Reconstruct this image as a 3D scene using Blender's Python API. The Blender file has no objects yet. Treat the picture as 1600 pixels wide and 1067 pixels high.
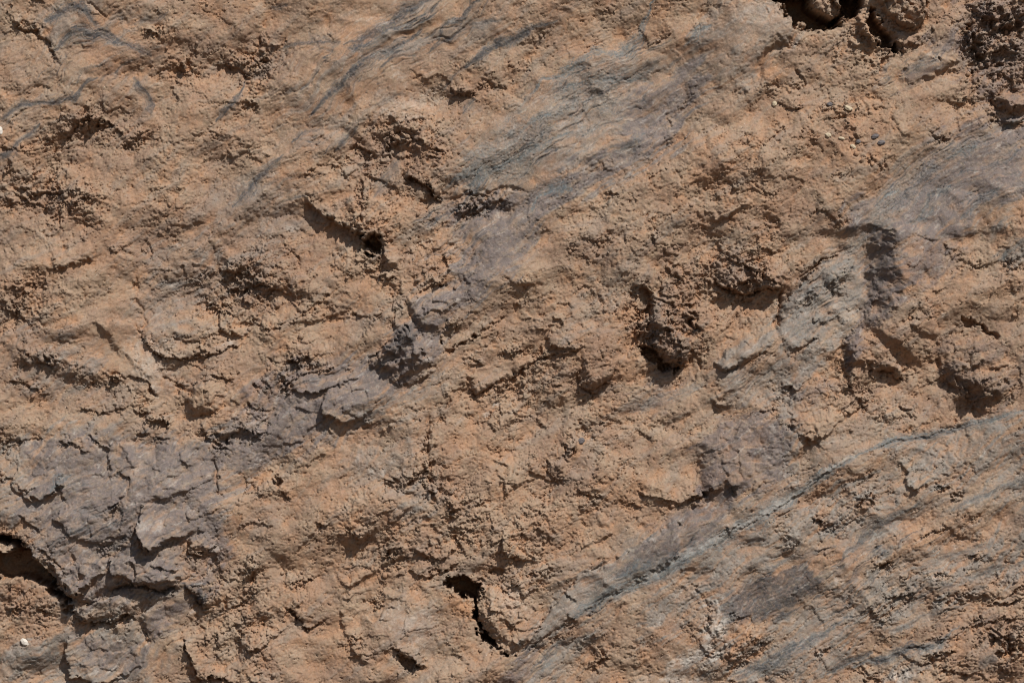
import bpy, math, time
import numpy as np
T0 = time.time()
sc = bpy.context.scene
COL = sc.collection

# ------------------------------------------------------------------ camera, light, exposure
# One unit of the survey of the rock face is S metres; the survey spans 1600 x 1067 units.
S = 0.0025
ZC = 2.3                                     # height of the survey's centre above the ground
CAM_DIST = 15.0
cam_d = bpy.data.cameras.new('camera')
cam = bpy.data.objects.new('camera', cam_d)
COL.objects.link(cam)
cam.location = (0.0, -CAM_DIST, ZC)
cam.rotation_euler = (math.radians(90), 0, 0)
cam_d.sensor_width = 36.0
cam_d.lens = 36.0 * CAM_DIST / (1600 * S)
cam_d.clip_end = 500.0
sc.camera = cam

SUN_UP, SUN_RIGHT, SUN_OUT = 0.80, 0.36, 0.70  # towards the sun: up, to the right, out of the face
n_ = math.sqrt(SUN_UP**2 + SUN_RIGHT**2 + SUN_OUT**2)
sdir = (SUN_RIGHT / n_, -SUN_OUT / n_, SUN_UP / n_)
sun_d = bpy.data.lights.new('sun', 'SUN')
sun_d.energy = 4.9
sun_d.angle = math.radians(0.53)
sun_d.color = (1.0, 0.955, 0.89)
sun = bpy.data.objects.new('sun', sun_d)
COL.objects.link(sun)
from mathutils import Vector
sun.rotation_euler = Vector(sdir).to_track_quat('Z', 'Y').to_euler()
sun.location = (4, -8, 9)

world = bpy.data.worlds.new('World')
sc.world = world
world.use_nodes = True
wn = world.node_tree
for n in list(wn.nodes):
    wn.nodes.remove(n)
sky = wn.nodes.new('ShaderNodeTexSky')
sky.sky_type = 'NISHITA'
sky.sun_disc = False
sky.sun_elevation = math.asin(sdir[2])
sky.sun_rotation = math.atan2(sdir[0], sdir[1])
bg = wn.nodes.new('ShaderNodeBackground')
bg.inputs['Strength'].default_value = 0.068
wo = wn.nodes.new('ShaderNodeOutputWorld')
wn.links.new(sky.outputs[0], bg.inputs['Color'])
wn.links.new(bg.outputs[0], wo.inputs['Surface'])
sc.view_settings.view_transform = 'Standard'
sc.view_settings.look = 'None'
sc.view_settings.exposure = 0.13
sc.view_settings.gamma = 1.0
sc.view_settings.use_curve_mapping = False
sc.cycles.filter_width = 1.05

# ------------------------------------------------------------------ noise toolkit
F = np.float32
rng = np.random.default_rng(7)
_P = rng.permutation(4096).astype(np.int32)
_G = rng.uniform(-1, 1, (4096, 4)).astype(F)
_A = (rng.uniform(0, 2 * np.pi, 4096)).astype(F)
_GX, _GY = np.cos(_A), np.sin(_A)


def _hash(i, j, seed):
    return _P[(_P[(i + seed * 131) & 4095] + j + seed * 17) & 4095]


def perlin(x, y, seed=0):
    i = np.floor(x).astype(np.int32)
    j = np.floor(y).astype(np.int32)
    fx = (x - i).astype(F)
    fy = (y - j).astype(F)
    u = fx * fx * fx * (fx * (fx * 6 - 15) + 10)
    v = fy * fy * fy * (fy * (fy * 6 - 15) + 10)
    a = _hash(i, j, seed); b = _hash(i + 1, j, seed)
    c = _hash(i, j + 1, seed); d = _hash(i + 1, j + 1, seed)
    na = _GX[a] * fx + _GY[a] * fy
    nb = _GX[b] * (fx - 1) + _GY[b] * fy
    nc = _GX[c] * fx + _GY[c] * (fy - 1)
    nd = _GX[d] * (fx - 1) + _GY[d] * (fy - 1)
    p = na + u * (nb - na)
    q = nc + u * (nd - nc)
    return (p + v * (q - p)) * F(1.5)


def fbm(x, y, seed, octaves=4, gain=0.5):
    s = 0; a = 1.0
    for o in range(octaves):
        s = s + F(a) * perlin(x * F(2.03 ** o), y * F(2.03 ** o), seed + o * 7)
        a *= gain
    return s


def cells(x, y, seed, jitter=0.9):
    """Worley cells: facet height (each cell a tilted plane with its own level), border distance, cell id."""
    i = np.floor(x).astype(np.int32)
    j = np.floor(y).astype(np.int32)
    f1 = np.full(x.shape, 9, F); f2 = np.full(x.shape, 9, F)
    cid = np.zeros(x.shape, np.int32)
    dx1 = np.zeros(x.shape, F); dy1 = np.zeros(x.shape, F)
    for a in (-1, 0, 1):
        for b in (-1, 0, 1):
            h = _hash(i + a, j + b, seed)
            dx = (i + a + F(0.5) - x) + F(jitter / 2) * _G[h, 0]
            dy = (j + b + F(0.5) - y) + F(jitter / 2) * _G[h, 1]
            d = dx * dx + dy * dy
            near = d < f1
            f2 = np.where(near, f1, np.minimum(f2, d))
            cid = np.where(near, h, cid)
            dx1 = np.where(near, dx, dx1); dy1 = np.where(near, dy, dy1)
            f1 = np.where(near, d, f1)
    edge = np.sqrt(f2) - np.sqrt(f1)
    return dx1, dy1, edge, cid


def smooth(a, b, x):
    t = np.clip((x - a) / (b - a), 0, 1)
    return t * t * (3 - 2 * t)


# ------------------------------------------------------------------ the survey grid
STEP = 1.32


def axis(lo, hi, olo, ohi):
    core = np.arange(lo, hi + STEP, STEP)
    left = []; p, st = lo, STEP
    while p > olo:
        st *= 1.025 if p > lo - 420 else 1.12; p -= min(st, 60); left.append(p)
    right = []; p, st = core[-1], STEP
    while p < ohi:
        st *= 1.025 if p < core[-1] + 420 else 1.12; p += min(st, 60); right.append(p)
    return np.concatenate([np.array(left[::-1]), core, np.array(right)]).astype(F)


GU = axis(-24, 1624, -1500, 3100)
GV = axis(-24, 1091, -900, 1500)
NU, NV = len(GU), len(GV)
U, V = np.meshgrid(GU, GV)
print('grid', NU, NV, NU * NV)
du = np.gradient(GU); dv = np.gradient(GV)
SP = np.maximum(du[None, :], dv[:, None]).astype(F)


def fade(period):                                     # detail finer than the grid is left out beyond the frame
    return smooth(0.60, 0.34, SP / F(period))


# ragged outlines: everything authored is read through this warp
WU = 9 * fbm(U / 75, V / 75, 11, 3) + 3.2 * fbm(U / 17, V / 17, 13, 3, 0.6)
WV = 9 * fbm(U / 75, V / 75, 21, 3) + 3.2 * fbm(U / 17, V / 17, 23, 3, 0.6)
_, _, _, cw = cells(U / 11 + WU / 20, V / 11 + WV / 20, 31)
_, _, _, cx_ = cells(U / 5 + WV / 14, V / 5 + WU / 14, 33)
PU = (U + 0.55 * WU + 2.6 * _G[cw, 2] + 1.5 * _G[cx_, 2]).astype(F)
PV = (V + 0.55 * WV + 2.6 * _G[cw, 3] + 1.5 * _G[cx_, 3]).astype(F)
SU = (U + 0.55 * WU).astype(F)
SV = (V + 0.55 * WV).astype(F)
# bedding runs up to the right
BA = math.radians(36)
ba = BA + 0.30 * perlin(U / 420, V / 420, 41) - np.where(U > 1100, 0.18 * smooth(1100, 1350, U) * smooth(600, 800, V), 0)
LX = (SU * np.cos(BA) - SV * np.sin(BA)).astype(F)      # along the beds
LY = (SU * np.sin(BA) + SV * np.cos(BA)).astype(F)      # across the beds
LY = (LY + 20 * perlin(U / 190, V / 190, 43) + 9 * perlin(U / 70, V / 70, 45) + 3 * perlin(U / 26, V / 26, 47)).astype(F)

H = np.zeros_like(U)
ROUGH = np.full_like(U, 0.80)
MASK = {k: np.zeros_like(U) for k in ('grey', 'teal', 'purple', 'orange', 'pale', 'dark', 'brown')}
OWNER = np.zeros(U.shape, np.int16)
FOL = np.full_like(U, 0.22)


def fold_zone(cx, cy, rx, ry, ang, a=1.0):
    t = math.radians(ang); c, s_ = math.cos(t), math.sin(t)
    x = PU - cx; y = PV - cy
    q = ((x * c - y * s_) / rx) ** 2 + ((x * s_ + y * c) / ry) ** 2
    FOL[:] = np.maximum(FOL, a * np.exp(-q ** 1.3))


def window(pts, pad):
    xs = [p[0] for p in pts]; ys = [p[1] for p in pts]
    a = np.searchsorted(GU, min(xs) - pad - 16); b = np.searchsorted(GU, max(xs) + pad + 16)
    c = np.searchsorted(GV, min(ys) - pad - 16); d = np.searchsorted(GV, max(ys) + pad + 16)
    return (slice(c, d), slice(a, b))


def line_dist(pts, w, ragged=True):
    """distance, side (+ on the left when walking with y up) and 0..1 position along a polyline"""
    x = PU[w] if ragged else SU[w]; y = PV[w] if ragged else SV[w]
    best = np.full(x.shape, 1e9, F); side = np.zeros(x.shape, F); tt = np.zeros(x.shape, F)
    seg = [math.dist(p, q) for p, q in zip(pts, pts[1:])]
    tot = sum(seg); acc = 0
    for (p, q), L in zip(zip(pts, pts[1:]), seg):
        ex, ey = (q[0] - p[0]) / L, (q[1] - p[1]) / L
        t = np.clip((x - p[0]) * ex + (y - p[1]) * ey, 0, L)
        rx = x - p[0] - t * ex; ry = y - p[1] - t * ey
        d = rx * rx + ry * ry
        near = d < best
        best = np.where(near, d, best)
        side = np.where(near, ey * (x - p[0]) - ex * (y - p[1]), side)
        tt = np.where(near, (acc + t) / tot, tt)
        acc += L
    return np.sqrt(best), np.where(side >= 0, 1, -1).astype(F), tt


def poly_sd(pts, w, ragged=True):
    x = PU[w] if ragged else SU[w]; y = PV[w] if ragged else SV[w]
    best = np.full(x.shape, 1e9, F); ins = np.zeros(x.shape, bool)
    n = len(pts)
    for k in range(n):
        p, q = pts[k], pts[(k + 1) % n]
        ex, ey = q[0] - p[0], q[1] - p[1]
        t = np.clip(((x - p[0]) * ex + (y - p[1]) * ey) / (ex * ex + ey * ey), 0, 1)
        best = np.minimum(best, (x - p[0] - t * ex) ** 2 + (y - p[1] - t * ey) ** 2)
        if p[1] != q[1]:
            c = ((p[1] > y) != (q[1] > y)) & (x < ex * (y - p[1]) / ey + p[0])
            ins ^= c
    d = np.sqrt(best)
    return np.where(ins, d, -d)


def P(s):
    v = [float(a) for a in s.replace(',', ' ').split()]
    return list(zip(v[::2], v[1::2]))


# --- shapes
def ledge(s, h, w=40, low=0.4, wl=None, ramp=0.8, taper=5):
    """a lip: the side on the left of the walking direction stands h proud and dies away over w"""
    pts = P(s); wl = wl or w
    win = window(pts, 3 * max(w, wl))
    d, sd, t = line_dist(pts, win, ramp < 4)
    k = np.clip(np.minimum(t, 1 - t) * taper, 0, 1)
    k = k * k * (3 - 2 * k)
    k = k * np.clip(0.85 + 0.9 * min(1, 9 / abs(h)) * perlin(U[win] / 19, V[win] / 19, 51), 0.15, 1.5)       # the lip is broken along its length
    h = h * (0.52 if abs(h) < 20 else 0.7)
    sg = smooth(-ramp, ramp, d * sd)
    hi = np.exp(-(d / w) ** 1.3)
    lo = -low * np.exp(-(d / wl) ** 1.2)
    H[win] += (F(h) * k * (sg * hi * (1 - low) + (1 - sg) * lo)).astype(F)
    if ramp < 1:                                        # an open joint under the lip
        H[win] -= (0.75 * abs(h) * k * (d * sd * np.sign(h) < 0.6) * np.exp(-(d / 2.3) ** 2) * np.clip(0.8 + 1.2 * perlin(U[win] / 9, V[win] / 9, 53), 0, 1.6)).astype(F)
    ROUGH[win] += (0.85 * k * np.exp(-(d / 13) ** 2) * (ROUGH[win] > 0.5)).astype(F)


def crack(s, depth, width=3, taper=6):
    pts = P(s); win = window(pts, 4 * width)
    d, sd, t = line_dist(pts, win)
    k = np.clip(np.minimum(t, 1 - t) * taper, 0, 1)
    H[win] -= (F(depth) * k * np.exp(-(d / width) ** 2)).astype(F)


def block(s, h, edge=5, tilt=(0, 0), dome=0, rough=None, soft=0, lean=0, level=None, facet=0):
    """a block standing h out of the face (or sunk when negative), its top tilted and domed"""
    pts = P(s)
    win = window(pts, 12)
    sd = poly_sd(pts, win)
    if h < -10:
        sd = sd + 4.5 * fbm(U[win] / 16, V[win] / 16, 57, 3, 0.65)
    cx = sum(p[0] for p in pts) / len(pts); cy = sum(p[1] for p in pts) / len(pts)
    e = smooth(-0.5 - soft, edge, sd)
    top = h + tilt[0] * (U[win] - cx) + tilt[1] * (V[win] - cy)
    if lean:                                            # flush with the face at its upper right, proud at its lower left
        ax = -0.45 * (U[win] - cx) + 0.9 * (V[win] - cy)
        ext = [-0.45 * (p[0] - cx) + 0.9 * (p[1] - cy) for p in pts]
        top = top * (1 - lean + lean * 1.25 * smooth(min(ext), max(ext), ax))
    if dome:
        m = max(float(sd.max()), 1)
        q = np.clip(sd / m, 0, 1)
        top = top + dome * np.sqrt(1 - (1 - q) ** 2)
    if facet:
        dx, dy, ed, cid = cells(SU[win] / 24, SV[win] / 19, 59)
        top = top + facet * (_G[cid, 2] * dx * 24 + _G[cid, 3] * dy * 19 + 5 * _G[cid, 0])
        dx, dy, ed, cid = cells(SU[win] / 10, SV[win] / 8, 58)
        top = top + 0.8 * facet * (_G[cid, 2] * dx * 10 + _G[cid, 3] * dy * 8 + 1.5 * _G[cid, 0])
    if level is not None:
        H[win] = (H[win] * (1 - e) + e * (top + level)).astype(F)
    else:
        H[win] += (e * top).astype(F)
    if rough is not None:
        ROUGH[win] += ((rough - ROUGH[win]) * smooth(-4, 6, sd)).astype(F)


def bump(cx, cy, rx, ry, ang, h, p=2.0):
    pts = [(cx - rx * 2, cy - ry * 2), (cx + rx * 2, cy + ry * 2), (cx - rx * 2, cy + rx * 2), (cx + rx, cy - rx * 2)]
    win = window(pts, 20)
    a = math.radians(ang); c, s_ = math.cos(a), math.sin(a)
    x = PU[win] - cx; y = PV[win] - cy
    q = ((x * c - y * s_) / rx) ** 2 + ((x * s_ + y * c) / ry) ** 2
    H[win] += (h * np.exp(-q ** (p / 2))).astype(F)


def roughen(cx, cy, rx, ry, ang, r):
    pts = [(cx - rx * 2, cy - rx * 2), (cx + rx * 2, cy + rx * 2)]
    win = window(pts, 20)
    a = math.radians(ang); c, s_ = math.cos(a), math.sin(a)
    x = PU[win] - cx; y = PV[win] - cy
    q = ((x * c - y * s_) / rx) ** 2 + ((x * s_ + y * c) / ry) ** 2
    ROUGH[win] += (0.85 * r * np.exp(-q ** 1.5)).astype(F)


def calm(cx, cy, rx, ry, ang, a=0.9):
    t = math.radians(ang); c, s_ = math.cos(t), math.sin(t)
    x = PU - cx; y = PV - cy
    q = ((x * c - y * s_) / rx) ** 2 + ((x * s_ + y * c) / ry) ** 2
    FOL[:] = FOL * (1 - a * np.exp(-q ** 2)).astype(F)
    ROUGH[:] = ROUGH * (1 - 0.6 * a * np.exp(-q ** 2)).astype(F)


# --- stone kinds
def tint(kind, s, a=1.0, soft=14, streak=0.55):
    pts = P(s); win = window(pts, soft * 2)
    sd = poly_sd(pts, win, False)
    n = 0.5 + 0.9 * fbm(LX[win] / 60, LY[win] / 11, 61, 4, 0.6)
    m = smooth(-soft, soft, sd + soft * 1.3 * (n - 0.5))
    m = m * (1 - streak + streak * np.clip(n * 1.3, 0, 1.25)) * min(a * 1.35, 1.05)
    MASK[kind][win] = np.maximum(MASK[kind][win], np.clip(m, 0, 1)).astype(F)


def spot(kind, cx, cy, rx, ry, ang, a=1.0):
    pts = [(cx - rx * 2, cy - rx * 2), (cx + rx * 2, cy + rx * 2)]
    win = window(pts, 10)
    t = math.radians(ang); c, s_ = math.cos(t), math.sin(t)
    x = PU[win] - cx; y = PV[win] - cy
    q = np.sqrt(((x * c - y * s_) / rx) ** 2 + ((x * s_ + y * c) / ry) ** 2)
    n = fbm(U[win] / 9, V[win] / 9, 67, 4, 0.65)
    m = smooth(1.25, 0.35, q + 0.55 * n) * a
    MASK[kind][win] = np.maximum(MASK[kind][win], m).astype(F)


def streak(kind, s, width=6, a=1.0, groove=1.0, solid=0.0):
    """a vein: a bundle of long strands of one mineral that splits and joins along a path, thinning out at its ends"""
    pts = P(s); win = window(pts, width * 4)
    d, sd, t = line_dist(pts, win, False)
    tot = sum(math.dist(p, q) for p, q in zip(pts, pts[1:]))
    L = (t * tot).astype(F); y = (d * sd).astype(F)
    off = float(sum(p[0] for p in pts)) % 997
    y = y + width * 0.5 * fbm(L / 38 + off, y / 60, 71, 3, 0.5)
    w = width * (0.25 + 0.75 * smooth(0, 0.3, t) * smooth(1, 0.7, t)) * np.clip(0.9 + 0.7 * perlin(L / 55 + off, 0 * L, 73), 0.35, 1.5)
    env = np.exp(-(y / w) ** 2) * smooth(0, 0.04, t) * smooth(1, 0.96, t)
    n1 = fbm(L / 60 + off, y / 4.2, 75, 3, 0.6); n2 = fbm(L / 30 + off, y / 2.4, 77, 2, 0.6)
    strands = np.maximum(smooth(0.30, 0.04, np.abs(n1)), 0.8 * smooth(0.25, 0.0, np.abs(n2)))
    core = smooth(0.62, 0.95, env)
    m = np.clip(np.maximum(strands * smooth(0.04, 0.5, env), core * np.clip(0.75 + 0.6 * n2 + solid, 0, 1)), 0, 1) * a
    m = np.maximum(m, solid * smooth(0.25, 0.45, env) * a)
    MASK[kind][win] = np.maximum(MASK[kind][win], np.clip(m, 0, 1)).astype(F)
    H[win] -= (groove * strands * env).astype(F)
    ROUGH[win] *= (1 - 0.6 * env).astype(F)


# ------------------------------------------------------------------ the survey
ROCKS = []; VEINS = []


def rock(s, name, label, cat='rock', group=None, **kw):
    """a stone one can tell from the face around it"""
    kw.setdefault('lean', 0.85 if kw['h'] < 20 else 0.3)
    kw.setdefault('facet', 0.22 if kw.get('rough', 1) > .55 else 0.10)
    if kw.get('dome') and kw['h'] < 20: kw['dome'] *= 0.45; kw['edge'] *= 1.3
    block(s, **kw)
    ROCKS.append((name, label, cat, group))
    pts = P(s); win = window(pts, 12)
    OWNER[win] = np.where(poly_sd(pts, win) > 0.0, len(ROCKS), OWNER[win])


def own_line(s, width, name, label):
    VEINS.append((name, label)); pts = P(s); win = window(pts, width)
    d, _, t = line_dist(pts, win)
    OWNER[win] = np.where((d < width * np.clip(0.35 + np.minimum(t, 1 - t) * 4, 0.35, 1)) & (OWNER[win] == 0), 99 + len(VEINS), OWNER[win])


def own_poly(s, name, label):
    VEINS.append((name, label)); pts = P(s); win = window(pts, 10)
    OWNER[win] = np.where((poly_sd(pts, win) > 0) & (OWNER[win] == 0), 99 + len(VEINS), OWNER[win])


# ---- where the bedding shows
for a in ((620, 60, 270, 95, 36, 1), (900, 180, 230, 95, 33, 1), (130, 90, 150, 90, 20, .8), (1010, 880, 220, 50, 32, 1), (1480, 280, 170, 90, 30, 1), (1290, 450, 70, 120, -38, 1), (1300, 900, 330, 160, 24, .8),
          (320, 430, 150, 100, 40, .6), (720, 340, 130, 70, 40, .9), (1130, 70, 90, 80, 40, .5), (470, 260, 130, 70, 45, .7), (620, 600, 130, 50, 30, .8), (150, 820, 160, 120, 15, .8), (440, 620, 120, 60, 25, .8),
          (1180, 580, 90, 40, 30, .8), (1420, 105, 80, 30, 25, .9), (60, 560, 90, 60, 20, .5), (900, 480, 140, 50, 30, .5), (60, 180, 110, 90, 30, .6), (1150, 710, 90, 70, 20, .6), (170, 1030, 160, 50, 5, .8), (850, 1040, 80, 40, 35, .9)):
    fold_zone(*a)

# ---- broad form
bump(360, 470, 150, 110, 30, -16); bump(180, 560, 70, 110, 30, 8); bump(620, 240, 90, 50, 20, -14)
bump(1040, 470, 120, 90, 30, -12); bump(960, 180, 130, 90, 30, 14); bump(1180, 70, 80, 80, 30, 16)
bump(170, 820, 170, 110, 20, 16); bump(720, 500, 110, 60, 30, 12); bump(1330, 170, 120, 80, 20, -8)
bump(1560, 90, 60, 90, 0, -14); bump(1440, 600, 110, 70, 0, -14); bump(430, 900, 100, 90, 0, 8)
bump(360, 105, 60, 36, 20, -10); bump(150, 215, 80, 40, 10, -10); bump(80, 330, 90, 40, -10, -10)
bump(1150, 460, 90, 40, -15, -9); bump(690, 820, 110, 90, 30, 8); bump(1280, 430, 40, 90, -35, 8)

# ---- faces that look down or to the left
for a in (('326 440 380 436 440 458 505 470', 36, 90, 20), ('5 574 60 562 120 590 175 602', 30, 70, 16), ('545 240 620 228 700 252', 22, 70, 15), ('1108 762 1130 754 1158 772', 24, 30, 9),
          ('284 918 306 926 318 950', 26, 30, 8), ('212 840 236 858 256 852', 22, 30, 9), ('75 822 130 814 190 836 222 846', 22, 50, 10), ('1108 432 1160 438 1222 442', 26, 50, 11),
          ('105 206 150 194 225 228', 18, 50, 11), ('325 104 370 108 440 120', 18, 50, 10), ('-10 326 40 318 100 330 150 336', 20, 50, 8), ('852 698 872 730 890 764', 22, 40, 9), ('1520 60 1550 76 1600 80', 30, 50, 10),
          ('610 752 640 746 674 752', 14, 40, 8), ('205 512 230 540 260 562 320 566 366 552', 22, 60, 7), ('1560 190 1584 188 1606 196', 12, 20, 6), ('160 606 200 606 246 626', 16, 40, 8), ('400 590 450 604 530 580', 18, 40, 9),
          ('1486 572 1520 604 1570 612', 26, 60, 12), ('700 336 750 322 812 326', 18, 40, 8), ('340 690 370 676 410 680', 18, 30, 6), ('960 790 1010 782 1080 786', 14, 40, 8), ('590 752 650 770 690 770', 10, 30, 6),
          ('640 640 700 650 760 648', 8, 40, 8), ('540 300 556 340 570 380', 24, 40, 8), ('600 420 620 450 622 500', 16, 40, 8), ('1010 470 1030 520 1050 560', 20, 50, 8), ('1350 560 1380 575 1412 586', 16, 30, 7)):
    ledge(a[0], a[1] * .72, a[2], ramp=a[3], low=.3)
bump(870, 640, 160, 70, 20, -12); bump(560, 800, 130, 60, -20, 12); bump(1230, 250, 120, 70, 30, 10); bump(60, 420, 90, 60, 0, 10); bump(1440, 880, 140, 60, 20, 10); bump(300, 760, 70, 60, 0, 10)

# ---- how crumbly
for a in ((150, 215, 90, 45, 15, .9), (360, 110, 80, 45, 15, .8), (90, 320, 110, 45, -8, .8), (620, 245, 100, 50, 10, 1.0),
          (650, 400, 90, 70, 40, .7), (1120, 460, 110, 60, 20, 1.0), (1050, 500, 60, 70, 40, .9), (1560, 100, 60, 100, 0, .95),
          (1330, 60, 90, 60, 0, .8), (860, 560, 140, 70, 30, .5), (900, 720, 150, 70, 20, .5), (760, 830, 120, 90, -40, .7),
          (350, 960, 60, 110, 20, .9), (560, 850, 140, 70, -25, .5), (1520, 1020, 130, 60, 15, 1.0), (1500, 930, 130, 40, 12, .9),
          (1170, 1015, 60, 40, 20, .7), (350, 680, 80, 40, 15, .9), (390, 440, 110, 60, 20, .7), (40, 480, 60, 60, 0, .7),
          (1380, 600, 80, 70, 0, .7), (1280, 200, 120, 60, 15, .35), (1180, 330, 140, 60, 20, .3), (60, 940, 80, 70, 0, .4),
          (450, 570, 60, 30, 25, .6), (1000, 330, 90, 50, 30, .3), (1310, 800, 100, 50, 25, .4), (720, 130, 60, 40, 20, .2)):
    roughen(*a)
for a in ((620, 60, 200, 60, 35, -.55), (930, 170, 170, 70, 32, -.75), (1160, 80, 80, 70, 40, -.6), (200, 560, 45, 90, 40, -.7),
          (140, 740, 160, 60, 15, -.45), (1000, 870, 140, 28, 32, -.7), (1480, 280, 110, 60, 25, -.45), (1300, 450, 40, 90, -35, -.45),
          (1160, 710, 60, 60, 0, -.5), (560, 610, 60, 40, 30, -.6), (130, 60, 100, 50, 10, -.35), (1200, 930, 80, 28, 22, -.3),
          (630, 970, 70, 60, -30, -.55), (1430, 105, 60, 24, 20, -.6), (170, 1020, 110, 40, 0, -.5), (780, 400, 60, 50, 60, -.5),
          (1500, 340, 90, 50, 20, -.4), (480, 40, 140, 40, 20, -.3)):
    roughen(*a)

# ---- deep hollows
block('1203 -10 1222 15 1236 38 1255 47 1275 52 1302 47 1316 36 1332 26 1348 12 1352 -10', h=-120, edge=6, tilt=(-.1, .1), rough=.8)
block('1356 8 1386 46 1404 84 1394 84 1368 62 1350 34', h=-64, edge=4, tilt=(-.2, .1))
block('-20 832 20 838 47 854 67 878 80 904 103 931 113 937 100 942 76 928 58 914 40 906 -20 906', h=-84, edge=8, tilt=(-.05, .4))
block('94 940 114 940 116 962 104 954', h=-20, edge=4)
block('698 908 714 897 735 903 753 911 748 944 746 974 766 998 800 1028 784 1018 752 1000 741 966 741 944 720 934', h=-84, edge=4, tilt=(-.3, .2))
block('563 369 596 364 594 388 586 401 570 389', h=-60, edge=5, tilt=(-.2, .2))
block('1000 536 1018 540 1040 570 1060 582 1030 582 1008 560', h=-38, edge=5, tilt=(-.2, .3))
block('763 881 786 884 793 904 770 894', h=-13, edge=4, tilt=(-.2, .3))
block('616 1021 636 1030 663 1042 640 1050 626 1040', h=-18, edge=4, tilt=(-.2, .4))
block('440 942 467 958 484 984 470 976', h=-12, edge=4, tilt=(-.2, .3))
block('1503 489 1520 500 1546 510 1570 538 1540 520 1513 511', h=-16, edge=5, tilt=(-.1, .3))
block('686 534 704 542 728 532 748 522 730 540 704 552', h=-16, edge=5, tilt=(0, .5))
block('415 739 437 742 436 760 424 750', h=-15, edge=4)
block('1560 40 1600 30 1600 60 1566 62', h=-20, edge=6, tilt=(-.1, .3))
block('1508 34 1528 70 1540 95 1580 104 1560 110 1524 92', h=-18, edge=5, tilt=(-.1, .2))

# ---- lips and steps, upper left
ledge('5 20 27 42 50 47 64 60', 7, 22); ledge('17 33 70 63 82 80 97 106', 8, 30)
ledge('98 226 117 194 147 179 168 190 178 199', 14, 34); ledge('170 236 187 227 214 238', 9, 18); ledge('200 224 218 214 240 219', 8, 18)
ledge('326 100 352 101 380 120 400 122', 13, 34); ledge('345 92 385 97 430 92', 6, 18); ledge('400 60 436 72 450 60', 5, 18)
ledge('-20 340 20 322 45 314 56 298 86 304 110 325 140 308 158 332', 13, 40); ledge('60 350 90 340 130 352 170 345', 8, 20)
ledge('0 278 20 266 40 278 60 268', 5, 20); ledge('-10 230 40 236 90 222', 6, 24); ledge('230 118 250 106 285 100 300 90', 6, 24)
ledge('470 300 500 333 533 347 560 361 578 384 592 402', 40, 55, ramp=2.5); ledge('470 284 500 258 530 262 552 292', 8, 26)
ledge('352 172 380 168 410 160', 5, 16); ledge('290 212 330 206 350 224', 5, 16); ledge('225 60 245 50 262 56', 5, 16)
crack('10 20 30 44 54 50 84 84 98 106', 5, 2.4); crack('135 5 142 10 165 32', 4, 2)
ledge('533 238 556 222 575 236 566 258 580 268', 14, 30); ledge('600 236 640 216 690 236 700 246', 12, 30); ledge('561 277 565 310 573 350', 12, 16)
ledge('627 275 647 283 670 292 690 316', 28, 34); ledge('560 268 590 282 640 300', 8, 20); ledge('690 330 717 334 744 302 770 300', 7, 18)
ledge('714 342 750 318 767 322 787 315 810 322', 14, 20); crack('690 326 700 312 735 300 770 305 800 296 830 300', 5, 2.5)
ledge('748 118 770 130 800 134', 5, 16); ledge('690 150 720 146 750 160', 5, 16); ledge('890 90 920 78 950 86', 4, 14)
ledge('1010 72 1030 60 1050 48', 6, 16); ledge('915 15 950 22 970 12', 4, 14); ledge('1010 282 1030 266 1042 272', 8, 18); ledge('930 330 960 302 980 300', 6, 18)

# ---- upper right
ledge('1085 20 1090 60', -6, 30)
ledge('1180 150 1186 130 1196 96 1206 82 1236 72 1250 56', -13, 40, ramp=5)
ledge('1204 -10 1222 16 1238 40 1262 52', -10, 50)
ledge('1212 160 1240 170 1262 164 1290 172 1310 178', 8, 22); ledge('1240 205 1270 220 1290 240', 4, 16); ledge('1386 150 1410 168', 4, 14)
ledge('1260 342 1275 330 1300 340 1312 352', 9, 22); ledge('1200 128 1230 140 1262 120', 4, 14); ledge('1245 105 1256 128 1260 140', 7, 14)
ledge('1480 160 1500 168 1510 156 1530 176', 11, 20); ledge('1530 110 1550 125 1570 120 1590 140', 12, 20); ledge('1520 70 1534 92 1560 96', 14, 22)
ledge('1540 178 1570 196 1604 188', 7, 14); ledge('1340 240 1372 256 1400 262', 5, 18); ledge('1450 208 1480 216 1500 210', 5, 16)
ledge('1300 270 1320 276 1340 262', 4, 14); ledge('1160 284 1190 300 1220 304', 5, 18)
block('1060 60 1085 30 1140 -4 1195 -4 1222 20 1245 50 1235 70 1206 80 1195 95 1185 128 1165 152 1120 140 1085 120', h=7, edge=12, tilt=(.06, -.02), rough=.38)
block('1400 118 1446 77 1479 90 1500 92 1470 116 1420 134', h=8, edge=6, tilt=(.03, -.12), rough=.3)

# ---- middle left
ledge('20 442 67 424 110 418', 8, 22); ledge('-20 466 20 474 34 498 48 510 60 506', 12, 26); ledge('40 434 60 446 85 440', 6, 14)
ledge('326 428 353 424 393 434 420 456 440 452 470 460', 15, 50); ledge('350 450 380 452 410 470 440 490', 8, 26); ledge('300 470 340 478 380 500', 6, 26)
ledge('440 504 460 500 487 478 536 445', 9, 30); ledge('380 505 420 516 448 502', 9, 26); ledge('300 452 315 430 335 424', 6, 18)
ledge('205 500 228 535 247 556 283 564 322 556 362 542 390 536', 19, 60); ledge('250 520 300 536 350 530', 6, 24)
ledge('178 583 227 596 249 624', 12, 30); ledge('110 628 150 643 200 634 222 647 246 638', 10, 30); ledge('20 548 60 560 96 580', 8, 30)
ledge('30 575 80 560 110 572', 6, 20); ledge('-20 590 30 596 70 612 100 610', 7, 28); ledge('140 600 170 590 190 604', 5, 16)
block('143 500 207 500 247 556 249 623 230 596 178 553', h=6, edge=10, tilt=(-.08, -.02), rough=.3)
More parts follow.
